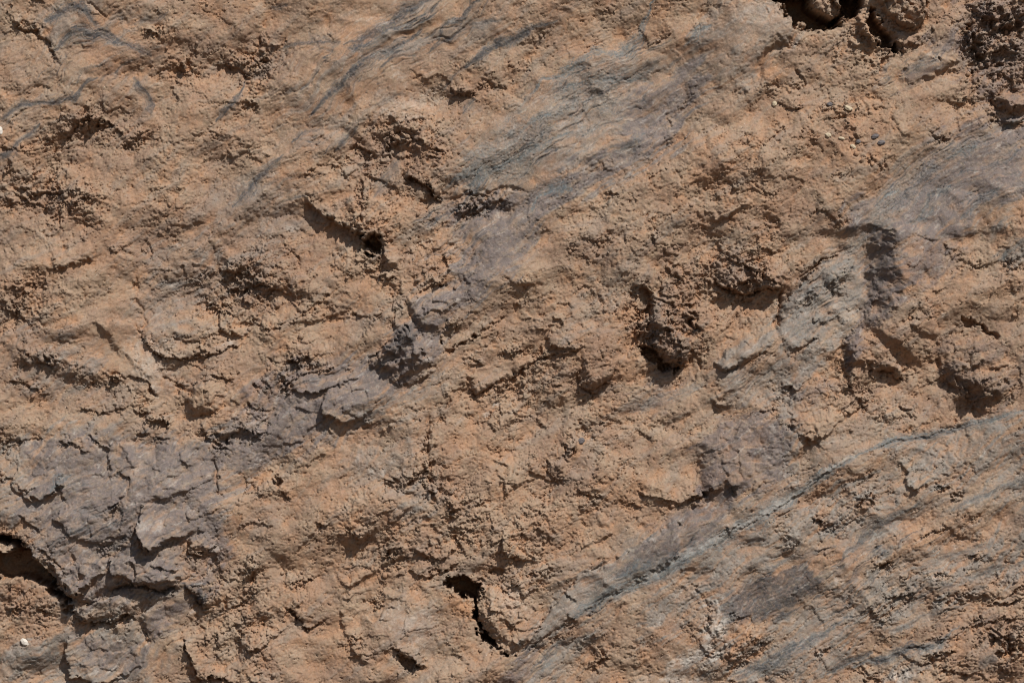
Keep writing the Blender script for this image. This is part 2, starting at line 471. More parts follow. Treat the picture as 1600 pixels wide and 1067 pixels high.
bump(318, 622, 26, 24, 0, 9, 4); ledge('296 604 327 584 352 590 366 600', 11, 18); ledge('250 590 275 596 290 612', 8, 16)
ledge('140 678 152 690 164 704', 9, 16); ledge('198 684 230 678 262 688', 9, 20); ledge('-20 696 27 686 64 683 74 690', 10, 22); ledge('92 692 118 702 134 712', 11, 20)
ledge('312 668 334 694 353 693 377 668 404 676 430 668', 15, 26); ledge('220 660 250 656 270 668', 8, 16)
ledge('380 628 410 642 430 632', 10, 18); ledge('393 600 415 616', 9, 14); ledge('410 556 440 566 470 560 500 552', 10, 20); ledge('440 574 460 562 485 556', 8, 16)
ledge('430 600 450 596 500 574 528 572', 14, 22); ledge('500 498 520 490 546 488', 8, 16); ledge('380 640 400 652 420 648', 8, 14)
ledge('170 394 190 390 210 398', 8, 18); ledge('440 385 455 378 465 366', 5, 14)
crack('213 420 212 470 226 520', 5, 4); crack('300 540 340 520 400 505', 4, 2.5)

# ---- centre
ledge('592 374 600 396 612 410', 12, 18); ledge('612 470 615 500 617 522', 16, 18); ledge('533 500 556 492 580 500 600 492', 9, 20)
ledge('648 458 664 452 684 443 700 446', 13, 18); ledge('690 398 697 408 704 420', 10, 16); ledge('560 420 590 430 606 446', 8, 18)
ledge('563 566 586 552 616 526', 8, 26); ledge('598 582 626 604 652 596 684 576 694 580', 15, 34, ramp=2)
ledge('640 560 668 562 680 572', 9, 16); ledge('746 528 770 506 796 484', 9, 20); ledge('700 494 712 520', 8, 12)
ledge('724 584 734 600 746 614 780 600 822 577 838 570', 15, 26); ledge('720 558 744 560 760 570', 8, 18); ledge('770 560 800 548 826 545', 6, 16)
ledge('826 574 850 560 880 552 920 540', 10, 26); ledge('800 450 815 446 834 448', 8, 14); ledge('836 490 850 500 862 508', 6, 14)
ledge('898 582 916 614 950 600 966 564', 17, 26); ledge('930 545 938 562', 10, 12)
bump(940, 566, 36, 36, 0, 10, 4)
block('983 456 1010 446 1024 468 1013 506 1000 538 980 569 962 560 953 513', h=-15, edge=10, tilt=(-.42, .05))
ledge('980 458 996 446 1012 444', 9, 16)
ledge('1040 410 1052 428 1066 440', 8, 16); ledge('1010 352 1024 380 1046 404 1070 422', 6, 26); ledge('1066 484 1078 500 1092 514', 10, 14)
ledge('1066 540 1086 560 1108 572', 9, 16); ledge('880 380 905 375 935 378 950 386', 6, 18); ledge('790 655 812 650 830 656', 10, 14)
ledge('836 650 846 668 862 676', 12, 16); ledge('870 690 884 698 902 708', 11, 18); ledge('740 660 770 656 786 664', 6, 14)
crack('674 622 668 670 666 712 676 750 680 800', 6, 3); ledge('664 668 668 692 666 712', 10, 14)
ledge('533 642 560 650 590 662', 6, 20); ledge('690 620 720 612 745 604', 5, 16)

# ---- middle right
ledge('1122 440 1143 453 1163 460 1183 448 1202 445 1224 455', 19, 30); crack('1225 448 1224 470 1218 500 1210 516', 14, 3.2)
ledge('1209 513 1223 486 1253 436 1296 403 1335 375', -9, 26); ledge('1262 422 1290 406 1316 392', 10, 12); ledge('1256 440 1276 436 1290 424', 8, 10)
block('1212 510 1232 470 1272 430 1330 378 1354 372 1355 470 1322 498 1284 518 1240 556 1222 550', h=6, edge=12, lean=.8, rough=.7)
for k in range(7):
    ledge(f'{1222 + k * 14} {500 - k * 8 + (k % 3) * 4} {1252 + k * 14} {474 - k * 9} {1284 + k * 10} {446 - k * 8}', 4.5, 8)
ledge('1128 580 1146 578 1180 560 1206 540', 8, 18); ledge('1226 556 1256 540 1284 520', 9, 14)
ledge('1378 346 1381 400 1386 440 1372 480 1346 516', 92, 75, low=.5, ramp=34, taper=8)
ledge('1344 512 1330 540 1328 562 1332 600', 22, 30, ramp=8)
ledge('1354 576 1380 584 1416 598', 18, 28); ledge('1324 560 1324 588 1336 616', 12, 18); ledge('1416 490 1440 500 1462 498', 8, 14)
ledge('1366 640 1380 650 1384 668', 8, 14); ledge('1404 636 1424 640 1434 656', 11, 16); ledge('1330 616 1344 630 1354 650', 8, 14)
ledge('1466 540 1470 570 1484 602 1508 612 1530 640 1560 642', 18, 40, ramp=3); ledge('1230 644 1236 672 1266 688 1286 702', 12, 22)
ledge('1556 418 1586 417 1606 410', 8, 18); ledge('1480 412 1500 410 1520 416 1548 408', 8, 18); ledge('1470 380 1490 396 1510 404', 6, 18)
ledge('1416 362 1440 372 1470 370', 4, 16); ledge('1180 650 1200 640 1222 644', 6, 14); ledge('1210 626 1230 604 1236 596', 8, 14); ledge('1080 600 1110 606 1130 600', 6, 16)
ledge('1110 620 1122 636 1140 644', 9, 14)

# ---- lower left
ledge('-20 830 20 838 47 854 67 878 80 904 104 932', 9, 40); ledge('33 802 52 820 72 834', 12, 20); crack('80 870 92 880 104 892', 10, 2.6)
crack('168 920 190 915 213 914 253 924 283 914', 16, 3.4, taper=8); ledge('168 920 213 914 253 924 284 913', 12, 20)
ledge('108 962 133 974 173 972 200 958 215 969', 20, 26); ledge('213 970 226 990 242 1010', 9, 18)
ledge('216 832 240 859 262 844 290 836 316 822', 14, 30, ramp=2); ledge('212 816 225 838 238 856', 10, 20, ramp=6)
ledge('296 842 300 864 312 872 330 858 342 842', 17, 16); crack('333 711 337 748 347 786', 8, 2.6)
ledge('286 912 306 930 316 952', 16, 20); ledge('280 996 300 1024 310 1060 334 1054 360 1060 372 1076', 20, 30); ledge('300 930 316 942 322 960', 12, 12)
ledge('155 800 172 790 200 776 208 752', 9, 16); ledge('178 731 204 747 202 776', 10, 16); ledge('90 745 100 770 108 790', 7, 18)
ledge('420 742 434 758 458 782', 13, 16); ledge('490 812 504 824 520 814', 10, 14); ledge('448 912 470 906 498 908', 11, 18)
ledge('440 942 467 960 484 986 502 978 516 968', 15, 22); ledge('376 876 400 900 416 892', 10, 16); ledge('160 840 178 848 190 860', 6, 14)
ledge('-20 752 20 748 40 764 66 754', 7, 18); ledge('150 860 164 856 184 866', 6, 12); ledge('310 1000 316 1016 330 1026', 9, 12); ledge('380 770 396 764 420 776', 6, 14)
ledge('0 948 30 944 48 956 66 952 90 962', 9, 14)

# ---- lower centre
ledge('623 764 643 746 668 735 674 752 692 740', 15, 28); ledge('680 806 700 800 722 794', 10, 18); ledge('533 818 552 828 566 846', 9, 16)
ledge('660 890 676 899 700 888 722 877', 14, 18); ledge('740 906 756 925 752 940', 10, 12); ledge('750 934 746 960 764 996 800 1030', 14, 30)
ledge('600 868 620 880 642 872', 7, 14); ledge('783 910 798 926 812 932', 11, 14); ledge('610 1006 636 1032 664 1044', 15, 22); ledge('826 890 846 896 866 890', 9, 14)
ledge('640 950 630 975 640 1000', 6, 18); ledge('853 712 862 736 878 760', 12, 18); ledge('900 760 920 780 936 804', 8, 16)
ledge('986 768 1020 776 1064 784 1100 770 1114 758', 13, 24); ledge('960 730 980 724 1000 716', 5, 12); ledge('700 830 720 850 728 870', 9, 14)
ledge('820 1008 868 948 906 900 960 870', -7, 30); ledge('846 1002 882 976 908 958 966 925 1066 872', 3, 30); ledge('876 928 892 934 904 946', 9, 12)
ledge('868 982 850 1000 826 1018', -9, 14); crack('884 962 896 974 886 986', 6, 2.5)
block('822 1004 880 928 900 904 1000 844 1066 802 1066 870 966 924 906 958 880 974 846 1001', h=4, edge=8, tilt=(.01, -.03), rough=.3)
ledge('920 1050 940 1030 956 1030', 8, 12); ledge('1060 980 1080 970', 6, 12); ledge('560 930 580 942 620 950', 5, 14); ledge('544 990 560 1000 580 1012', 5, 12)

# ---- lower right
ledge('1066 786 1090 776 1112 760 1130 768', 14, 20); ledge('1119 750 1140 765 1152 776', 8, 18); ledge('1130 820 1140 830 1150 818', 7, 12)
ledge('1129 842 1149 825 1213 799 1249 765 1299 735 1336 710', 6, 18); ledge('1209 828 1222 804 1234 796', 7, 12); ledge('1333 711 1399 694 1439 680 1499 669 1556 652', 4, 16)
ledge('1256 806 1290 822 1320 818', 6, 16); ledge('1264 868 1290 856 1310 850', 6, 16); ledge('1326 750 1350 746 1370 742', 8, 16); ledge('1336 780 1360 776 1376 772', 6, 14)
ledge('1386 936 1416 935 1434 922', 10, 16); ledge('1480 938 1500 942 1516 934', 10, 14); ledge('1540 948 1570 942 1606 936', 13, 18); ledge('1554 932 1580 928 1606 918', 12, 16)
ledge('1430 842 1446 840 1476 830', 8, 14); ledge('1456 762 1466 758 1480 764', 7, 14); ledge('1484 774 1496 772 1506 776', 8, 10); ledge('1500 878 1520 872 1546 862', 5, 14)
ledge('1440 900 1460 896 1490 900', 6, 14); ledge('1360 876 1380 884 1400 872', 6, 14); ledge('1206 826 1226 842 1240 830', 5, 14); ledge('1140 968 1156 964 1176 966', 10, 12)
ledge('1450 1052 1480 1048 1510 1056 1530 1048', 13, 16); ledge('1462 1008 1480 1000 1512 980', 8, 16); ledge('1440 1036 1460 1024 1500 1020', 9, 14); ledge('1540 1000 1562 994 1600 1002', 9, 14)
ledge('1560 1036 1568 1048 1590 1052', 8, 12); ledge('1346 1066 1360 1056 1370 1050', 9, 12); ledge('1128 1020 1138 1034 1160 1040', 8, 16); ledge('1160 1005 1180 1000 1200 1012', 6, 14)
ledge('1460 958 1480 950 1510 952', 8, 12); ledge('1500 985 1530 976 1560 970', 8, 12); ledge('1256 1024 1280 1024 1300 1012', 5, 10)
for k in range(16):
    a = 1400 + (k * 53) % 190; b = 905 + (k * 37) % 150
    ledge(f'{a} {b} {a + 16} {b - 3} {a + 34} {b - 12} {a + 52} {b - 14}', 5 + k % 3, 9)

# ---- stones that stand apart
rock('1258 -20 1324 -20 1326 10 1318 26 1306 33 1290 28 1272 20 1262 10', 'boulder', 'rough brown boulder hanging over the black hollow at the top edge', h=0, level=-10, edge=6, dome=3, rough=1.3, facet=.9, lean=0.01)
rock('1238 40 1246 26 1256 26 1262 36 1264 46 1250 48', 'rock_lump', 'small brown lump standing in the left end of the black hollow at the top', h=0, level=-30, edge=4, dome=2, rough=1.2, facet=.7, lean=0.01)
rock('1338 16 1354 22 1366 40 1374 66 1368 76 1358 62 1344 52 1336 34', 'rock_lump', 'knobbly pale lump between the black hollow and the shadowed cleft at the top', h=16, edge=6, dome=10, rough=1.5)
rock('1324 66 1330 54 1346 54 1352 70 1340 79 1332 76', 'rock_lump', 'small rounded lump just below the knobbly pale lump near the top', h=10, edge=5, dome=6, rough=1)
rock('1362 -20 1450 -20 1452 8 1444 38 1432 46 1418 48 1402 40 1386 30 1372 14', 'boulder', 'big brown angular boulder right of the shadowed cleft at the top edge', h=20, edge=6, dome=5, rough=1.1, facet=.75)
rock('1391 44 1404 46 1420 52 1436 48 1446 52 1443 66 1424 74 1408 83 1398 70', 'boulder', 'low brown block tucked under the big angular boulder at the top', h=16, edge=6, dome=6, rough=.6)
rock('1556 150 1568 140 1590 138 1620 142 1620 168 1598 172 1576 174 1562 166', 'boulder', 'rounded brown boulder at the right edge below the dark crumbly patch', h=18, edge=9, dome=14, rough=.7)
rock('1570 184 1584 176 1602 178 1600 188 1584 196 1574 194', 'rock_lump', 'small dark grey stone under the rounded boulder at the right edge', h=8, edge=5, dome=8, rough=.4)
rock('1512 6 1540 -20 1620 -20 1620 28 1580 34 1540 34 1520 30', 'boulder', 'crumbly purple brown mass in the top right corner', h=12, edge=9, dome=10, rough=1.5)
rock('594 378 612 380 630 386 634 402 624 420 606 420 595 408', 'boulder', 'rounded grey brown boulder right of the dark hole on the main crack', h=9, edge=8, dome=12, rough=.9)
rock('632 462 648 456 690 446 716 454 734 466 720 480 700 496 690 520 664 516 640 500', 'rock_slab', 'smooth grey slab with a ledge along its top in the middle of the face', h=10, edge=10, dome=5, tilt=(0, -.05), rough=.4)
rock('564 570 600 540 634 506 652 520 664 548 676 562 650 586 626 600 604 584', 'rock_slab', 'dark purple wedge of rock below the smooth grey slab at the centre', h=19, edge=10, dome=2, lean=0.01, tilt=(.1, -.5), rough=.6)
rock('1020 470 1040 482 1066 514 1082 540 1080 572 1056 574 1038 568 1018 540 1012 508', 'boulder', 'rough grey brown lump with a dark shadow along its foot right of the bright pocket', h=17, edge=9, dome=12, rough=1.2)
rock('900 580 912 552 940 538 964 552 966 572 952 600 918 612', 'rock_lump', 'crumbly grey knob left of the bright pocket in the middle', h=6, edge=9, dome=8, rough=1.2)
rock('728 586 752 570 790 562 832 556 838 568 806 584 778 600 747 613', 'rock_slab', 'tan slab with a sharp lower corner below the centre', h=6, edge=6, dome=2, tilt=(0, .05), rough=.5)
rock('1118 566 1134 546 1172 530 1206 515 1210 536 1180 558 1148 578 1128 580', 'rock_slab', 'long grey finger of rock pointing down to the left', h=9, edge=7, dome=5, rough=.35)
rock('1314 534 1333 512 1364 520 1382 540 1402 560 1414 594 1384 584 1356 574 1330 566', 'boulder', 'brown crumbly block under the steep dark facet on the right', h=10, edge=8, dome=8, rough=1.0)
rock('1466 545 1484 524 1530 516 1572 540 1590 580 1578 620 1548 640 1524 626 1508 610 1484 602 1470 572', 'boulder', 'large rounded brown boulder with a shaded left side near the right edge', h=13, edge=18, dome=14, tilt=(-.02, -.02), rough=.75)
rock('1414 500 1430 490 1458 492 1470 508 1466 530 1436 526 1418 516', 'rock_lump', 'pale rounded plate between the dark facet and the large rounded boulder', h=5, edge=9, dome=6, rough=.4)
rock('1085 756 1095 692 1120 656 1170 646 1214 656 1228 700 1220 744 1192 768 1150 778 1112 782', 'boulder', 'smooth purple boulder above the grey green vein on the right', h=6, edge=16, dome=12, rough=.45)
rock('756 926 776 906 820 916 850 944 850 984 838 1006 814 1012 796 1024 768 996 750 964', 'boulder', 'large tan boulder with a black cleft down its left side near the bottom', h=11, edge=12, dome=8, rough=.9)
rock('617 1012 640 1004 662 1016 668 1042 652 1040 634 1030', 'rock_lump', 'tan block casting a small black shadow near the bottom edge', h=9, edge=5, dome=5, rough=.6)
rock('-20 852 14 846 26 850 30 860 16 868 -20 870', 'rock_lump', 'pointed tan stone lit inside the black hollow at the left edge', h=0, level=-5, edge=5, dome=6, rough=.7, facet=.3, lean=0.01)
rock('74 872 96 880 150 870 200 868 240 866 282 876 284 908 254 920 214 911 168 918 140 938 110 932 86 902', 'rock_slab', 'grey block above the long dark crack at the lower left', h=7, edge=7, dome=4, rough=.6)
rock('112 948 150 928 190 926 232 930 284 920 280 932 232 948 204 954 172 968 134 970 116 962', 'rock_slab', 'narrow brown ledge below the long dark crack at the lower left', h=7, edge=6, dome=4, rough=.9)
rock('212 966 224 952 252 938 286 922 300 944 290 962 270 986 244 1006 228 990', 'rock_slab', 'smooth purple grey triangular slab right of the narrow brown ledge', h=5, edge=7, dome=2, tilt=(-.06, -.03), rough=.3)
rock('297 842 314 828 332 832 342 842 330 856 312 868 300 862', 'rock_lump', 'small round knob with a dark shadow above the long dark crack', h=7, edge=6, dome=6, rough=.6)
rock('296 604 312 590 336 588 350 600 348 626 330 646 308 642 294 626', 'rock_lump', 'rounded cracked tan knob left of the purple band', h=5, edge=8, dome=7, rough=.6)

# ---- kinds of stone: grey green folia
tint('grey', '700 285 760 210 850 140 950 88 1030 95 1075 130 1064 200 960 250 870 290 760 305', .45, 24)
tint('grey', '1075 60 1090 28 1140 -6 1198 -6 1222 20 1245 50 1232 72 1204 84 1180 132 1150 148 1090 120', .35, 20)
tint('grey', '1209 513 1232 470 1272 428 1330 378 1356 372 1356 480 1320 500 1280 520 1240 560 1220 550', .8, 12)
tint('grey', '1119 563 1133 546 1206 514 1209 538 1179 559 1146 580 1126 580', .85, 8)
tint('grey', '640 462 693 446 738 466 702 498 690 520 650 510', .75, 14)
tint('grey', '560 560 606 596 640 600 566 660 520 680 500 640', .7, 18)
tint('grey', '820 1006 880 928 900 904 1000 844 1070 800 1070 872 966 924 906 958 880 974 846 1001', .9, 7, .35)
tint('grey', '823 1067 872 1008 900 1000 930 990 960 960 930 1000 890 1040 860 1070', .7, 8)
tint('grey', '60 700 160 690 330 700 360 760 330 830 260 840 200 830 120 800 60 790', .75, 26)
tint('grey', '90 830 200 830 290 830 300 880 280 920 180 925 110 920', .7, 18); tint('grey', '110 985 200 975 240 1010 220 1055 100 1070 0 1060 0 1030', .75, 18)
tint('grey', '616 751 673 745 676 800 640 815 612 800', .45, 14); tint('grey', '540 690 640 640 660 700 600 760 550 750', .35, 26)
tint('grey', '1350 850 1390 800 1420 790 1410 830 1370 870', .7, 16); tint('grey', '1545 730 1600 712 1610 790 1550 790', .7, 20); tint('grey', '1420 770 1500 760 1500 800 1440 810', .4, 20)
tint('grey', '1320 350 1400 290 1500 270 1580 300 1560 350 1430 360 1360 380', .55, 22); tint('grey', '1550 406 1600 370 1610 400 1586 416', .8, 10)
tint('grey', '1260 700 1330 660 1450 640 1330 720 1260 760 1200 800 1190 790', .3, 18); tint('grey', '260 570 340 420 330 380 220 390 215 480', .35, 30)
tint('grey', '30 530 100 520 160 580 120 620 40 600', .4, 26); tint('grey', '330 310 420 280 480 330 460 380 380 400', .3, 26)
tint('grey', '1140 1060 1250 1000 1290 990 1240 1050 1180 1075', .5, 16); tint('grey', '1380 1060 1460 1000 1480 1010 1420 1070', .6, 10)
tint('grey', '900 470 960 420 1000 420 940 500 880 530', .3, 22); tint('grey', '1130 590 1230 570 1270 590 1200 640 1140 640', .45, 18)
tint('grey', '860 190 940 150 1010 160 960 220 880 250', .4, 20); tint('grey', '170 780 260 770 330 790 310 820 240 850', .5, 14)

# purple stone
tint('purple', '1000 130 1050 130 1090 130 1076 170 1040 230 1000 235 990 180', .7, 20); tint('purple', '850 300 960 232 1030 210 980 260 900 300 850 330', .6, 16)
tint('purple', '696 330 740 300 790 300 840 300 850 340 800 420 750 450 720 440 740 380', .65, 18); tint('purple', '566 566 616 526 652 492 690 520 690 560 650 598 610 594', .85, 12)
tint('purple', '640 462 690 448 690 500 640 500', .5, 12); tint('purple', '380 610 460 560 533 562 600 580 560 640 500 680 430 700 380 740 350 720 380 660', .55, 24)
tint('purple', '30 780 120 760 220 800 250 860 180 920 110 930 70 870', .5, 22); tint('purple', '215 968 290 922 300 945 242 1008', .8, 8); tint('purple', '150 700 330 690 340 760 250 800 160 780', .35, 26)
tint('purple', '300 880 350 830 360 860 320 930 296 940', .8, 10); tint('purple', '1085 760 1095 690 1120 656 1170 646 1214 656 1228 700 1220 744 1190 768 1150 780 1112 784', .75, 12)
tint('purple', '1066 794 1133 774 1150 760 1140 804 1099 844 1060 874 1010 890 960 890 1000 850', .65, 14); tint('purple', '1119 745 1140 735 1156 770 1140 782 1122 772', .8, 8)
tint('purple', '1359 356 1400 372 1404 430 1420 466 1386 483 1354 520 1326 570 1322 545 1350 480', .85, 8); tint('purple', '1400 370 1470 360 1500 410 1440 450 1408 440', .5, 18)
tint('purple', '1450 52 1522 48 1516 84 1480 92', .6, 14); tint('purple', '1480 210 1560 190 1610 200 1600 230 1540 300 1470 340 1440 330 1500 260', .55, 22)
tint('purple', '1316 327 1339 303 1362 313 1345 353 1320 360', .75, 8); tint('purple', '780 1070 800 1030 830 1016 818 1060', .8, 8); tint('purple', '1500 0 1600 -10 1610 180 1540 170 1500 90', .38, 24)
tint('purple', '1240 620 1290 580 1300 600 1270 640', .4, 14); tint('purple', '1020 590 1060 600 1040 640 1000 630', .35, 16); tint('purple', '850 1010 800 1040 810 1067 830 1060', .5, 8)
tint('purple', '1430 180 1480 200 1500 240 1450 230', .3, 20)

# teal veins
tint('teal', '690 290 720 275 760 262 833 232 800 262 740 292', .55, 10); tint('teal', '1000 874 1066 862 1130 838 1150 822 1060 884 966 926 904 962 880 976 900 952', .5, 8)
for s, w, a in (('833 150 853 123 900 103 927 80 973 88 1000 57 1027 -5', 9, .8), ('860 157 887 133 950 123 1007 123 1020 137', 8, .75), ('818 199 835 188 858 180', 6, .8),
                ('740 282 787 257 833 233 903 203', 9, .7), ('830 335 847 303 867 293 897 297', 8, .8), ('880 215 940 200 980 180', 7, .5), ('960 240 990 226 1010 205', 6, .5), ('1066 72 1090 44 1110 38', 8, .8),
                ('884 970 950 934 1066 876 1129 842', 9, .75), ('1040 890 1066 874 1129 841 1149 824 1213 798 1249 764 1299 734 1336 711', 11, .75),
                ('1320 712 1399 693 1439 679 1499 669 1553 653 1610 636', 6, 1.0), ('1480 250 1510 233 1530 236', 6, .7), ('1376 312 1390 304 1406 296', 5, .9),
                ('1430 340 1450 310 1490 290', 8, .6), ('1500 340 1530 310 1560 300', 7, .5), ('1410 348 1440 340 1460 320', 6, .6), ('1570 196 1600 188 1620 180', 5, .8),
                ('84 768 92 750 112 745', 8, .6), ('1036 374 1056 350 1080 336', 5, .4), ('960 640 1010 630 1060 612 1110 600', 9, .45), ('573 643 610 630 666 606 706 570', 8, .45),
                ('1560 406 1580 392 1604 374', 8, .6), ('1210 500 1240 466 1280 436', 8, .45), ('1240 540 1280 505 1320 480', 8, .4), ('844 1052 880 1010 900 992', 6, .5)):
    streak('teal', s, w * 1.1, min(a * 1.25, 1))
# blue grey folia
for s, w, a in (('63 36 100 14 127 12 143 33 150 50', 7, .9), ('150 50 173 56 205 68 236 90', 6, .6), ('87 83 107 60 127 48 153 60 200 70', 9, .85), ('-10 190 33 163 83 163 117 153 133 133 157 123', 4, .75),
                ('203 120 233 157 238 182', 7, .6), ('24 232 46 210 64 190', 4, .7), ('336 192 360 167 382 130', 4, .8), ('480 186 497 163 533 133 567 93 617 77 665 44', 5, 1.0), ('540 80 600 43 633 20 680 -4', 9, .75),
                ('455 224 480 208 502 200', 4, .7), ('360 324 400 283 446 238', 8, .65), ('520 240 548 212 566 190', 4, .7), ('720 112 780 70 833 43 870 28', 7, 1.0), ('678 74 693 43 720 28 750 0', 4, .9),
                ('664 86 700 60 730 37 786 28', 5, .6), ('690 140 712 118 736 98', 4, .5), ('540 150 560 110 590 84 630 70', 8, .6), ('-10 250 20 240 36 226', 5, .7), ('566 175 600 160 630 146', 4, .3),
                ('216 35 250 32 268 22', 5, .5), ('500 60 520 70 533 66', 3, .5), ('720 178 736 160 744 155', 4, .6), ('420 6 430 12 450 8', 5, .6), ('580 310 600 280 620 244', 7, .5), ('480 50 500 76 524 84', 4, .4),
                ('1149 1066 1190 1044 1226 1018 1283 994', 8, .8), ('1290 1050 1349 1028 1370 1020', 5, .9), ('1336 1046 1386 1028 1426 1008 1463 1011 1480 988', 6, .85), ('1320 860 1360 830 1400 800', 9, .6),
                ('1400 118 1440 100 1476 92', 5, .5), ('1520 980 1560 960', 5, .3), ('1460 920 1480 910 1490 912', 8, .5), ('1530 1040 1550 1030 1560 1030', 8, .5), ('30 1030 80 1028 110 1034', 8, .5), ('1500 900 1560 890 1610 880', 5, .4)):
    streak('dark', s, w, min(a * 1.1, 1)); streak('teal', s, w * 1.6, a * .7, groove=0)
tint('dark', '1123 940 1166 911 1206 891 1253 884 1283 901 1279 928 1239 954 1193 971 1133 974', 1.2, 7, .3)
tint('dark', '1360 356 1398 372 1404 430 1418 464 1386 483 1362 500 1354 470', .2, 8, .8); tint('dark', '576 580 616 530 650 500 650 520 600 575', .45, 8); tint('dark', '286 910 326 905 314 948 294 930', .7, 5); tint('dark', '1118 765 1130 745 1150 760 1146 772', .5, 6)  # after the lens: shade put into the colour of steep faces turned from the sun
tint('purple', '1420 120 1470 95 1490 96 1440 125 1400 140', .45, 8)
# raw orange earth
for a in ((1200, 110, 22, 30, 50, .9), (485, 332, 26, 16, -50, .5), (985, 510, 26, 60, 20, .6), (725, 950, 30, 14, -35, 1), (1165, 1010, 40, 30, 0, .8), (30, 835, 40, 12, -20, .6), (60, 915, 50, 20, -30, .5),
          (1180, 480, 40, 18, 0, .6), (1310, 560, 16, 26, 0, .7), (975, 140, 12, 14, 0, .8), (1290, 770, 60, 40, 20, .5), (1480, 840, 70, 24, 15, .6), (1320, 860, 50, 14, 15, .5), (560, 60, 60, 20, 35, .4),
          (90, 175, 24, 14, 10, .6), (320, 130, 40, 16, 0, .4), (605, 625, 30, 20, 20, .8), (950, 235, 50, 12, 28, .6), (940, 880, 50, 10, 30, .7), (1520, 170, 20, 10, 0, .6), (1280, 590, 14, 12, 0, .9), (200, 950, 16, 10, 0, .7),
          (180, 740, 20, 14, 0, .5), (165, 960, 40, 6, 10, .5), (1560, 450, 50, 30, 10, .4), (1590, 330, 20, 16, 0, .6), (1270, 870, 80, 18, 20, .4), (1225, 730, 3, 22, 0, .8), (1330, 25, 20, 14, 0, .6), (1366, 50, 12, 20, 0, .6)):
    spot('orange', *a)
# pale dust, quartz and lime
for a in ((1113, 985, 9, 26, 20, .7), (1400, 1058, 18, 8, 20, .8), (1308, 908, 5, 16, 20, .7), (1226, 725, 3, 30, 3, .5), (1132, 377, 9, 6, 20, .6), (1020, 842, 8, 7, 0, .7), (773, 633, 6, 4, 0, .7),
          (762, 645, 6, 4, 0, .6), (590, 735, 14, 10, 0, .5), (228, 820, 12, 10, 0, .5), (250, 822, 8, 10, 0, .5), (230, 560, 24, 50, 40, .4), (640, 165, 60, 24, 15, .35), (640, 970, 50, 40, -30, .35), (800, 940, 30, 30, 0, .35),
          (1180, 20, 40, 20, 0, .25), (1240, 830, 20, 10, 0, .3), (1410, 1060, 20, 6, 10, .7), (1310, 930, 10, 5, 0, .4), (1070, 1060, 20, 10, 0, .5), (1480, 495, 8, 6, 0, .5), (1404, 572, 6, 6, 0, .6), (240, 606, 6, 16, 10, .6), (350, 540, 14, 5, 20, .5)):
    spot('pale', *a)

# ---- bands of mineral that the face shows as pieces of their own
own_line('820 1006 860 966 900 928 960 890 1010 860 1064 832', 28, 'mineral_vein', 'smooth grey vein running up from the bottom beside the large tan boulder')
own_line('1060 874 1129 841 1149 824 1213 798 1249 764 1299 734 1336 711', 11, 'mineral_vein', 'grey green vein climbing below the smooth purple boulder')
own_line('1336 711 1399 693 1439 679 1499 669 1553 653 1610 636', 5, 'mineral_vein', 'thin dark teal vein running to the right edge')
own_line('480 186 497 163 533 133 567 93 617 77 665 44', 6, 'mineral_vein', 'dark wavy vein crossing the top left of centre')
own_line('715 114 780 70 833 43 870 28', 8, 'mineral_vein', 'dark smudged vein near the top centre')
own_line('833 150 853 123 900 103 927 80 973 88 1000 57 1027 -5', 9, 'mineral_vein', 'teal vein winding up to the top edge')
own_line('740 282 787 257 833 233 903 203', 9, 'mineral_vein', 'teal vein along the foot of the smooth grey sheet')
own_line('63 36 100 14 127 12 143 33 150 50 173 57 205 68', 7, 'mineral_vein', 'arched blue grey vein in the top left corner')
own_line('87 83 107 60 127 48 153 60 200 70', 8, 'mineral_vein', 'dark purple vein below the arched blue grey vein')
own_poly('1123 940 1166 911 1206 891 1253 884 1283 901 1279 928 1239 954 1193 971 1133 974', 'mineral_lens', 'charcoal grey streaked lens at the lower right')
own_poly('700 285 760 210 850 140 950 88 1030 95 1075 130 1064 200 960 250 870 290 760 305', 'foliated_sheet', 'smooth grey sheet with teal streaks above the centre')
own_poly('1212 510 1232 470 1272 430 1330 378 1354 372 1355 470 1322 498 1284 518 1240 556 1222 550', 'foliated_sheet', 'finely layered grey slab left of the steep dark facet')
own_poly('1060 60 1085 30 1140 -4 1195 -4 1222 20 1245 50 1235 70 1206 80 1195 95 1185 128 1165 152 1120 140 1085 120', 'foliated_sheet', 'smooth grey brown slab left of the black hollow at the top')
own_poly('1358 354 1400 372 1404 430 1420 466 1386 483 1354 510 1350 470', 'rock_facet', 'steep dark purple facet on the right')

# the two broad purple grey bands that cross the face
tint('purple', '200 760 330 690 430 640 560 570 640 520 700 450 730 390 760 320 850 290 960 235 1030 150 1090 90 1100 130 1050 220 960 270 870 320 810 400 740 460 680 520 600 610 500 670 400 720 330 760 240 800', .72, 16, .6)
tint('grey', '200 740 330 680 430 630 560 560 640 500 700 440 730 380 760 310 850 280 960 225 1030 140 1090 60 1110 130 1050 230 960 280 870 330 810 410 740 470 680 530 600 620 500 680 400 730 330 770 240 810', .8, 16, .6)
tint('grey', '800 1030 900 910 1010 850 1110 800 1190 740 1210 640 1190 590 1240 540 1290 460 1350 370 1420 290 1560 200 1600 190 1600 300 1480 360 1400 400 1350 500 1290 560 1250 620 1240 730 1150 810 1040 880 920 950 840 1020', .7, 18, .7)
tint('grey', '1060 890 1200 820 1300 760 1450 700 1600 650 1600 720 1450 760 1330 820 1200 880 1080 960 1000 990', .7, 24, .8)
tint('grey', '1100 1067 1200 980 1350 900 1500 860 1600 830 1600 900 1480 930 1350 1000 1250 1067', .65, 24, .8)
tint('grey', '0 700 120 660 260 690 340 700 350 780 300 860 220 830 110 850 40 830 0 790', .6, 24, .6)
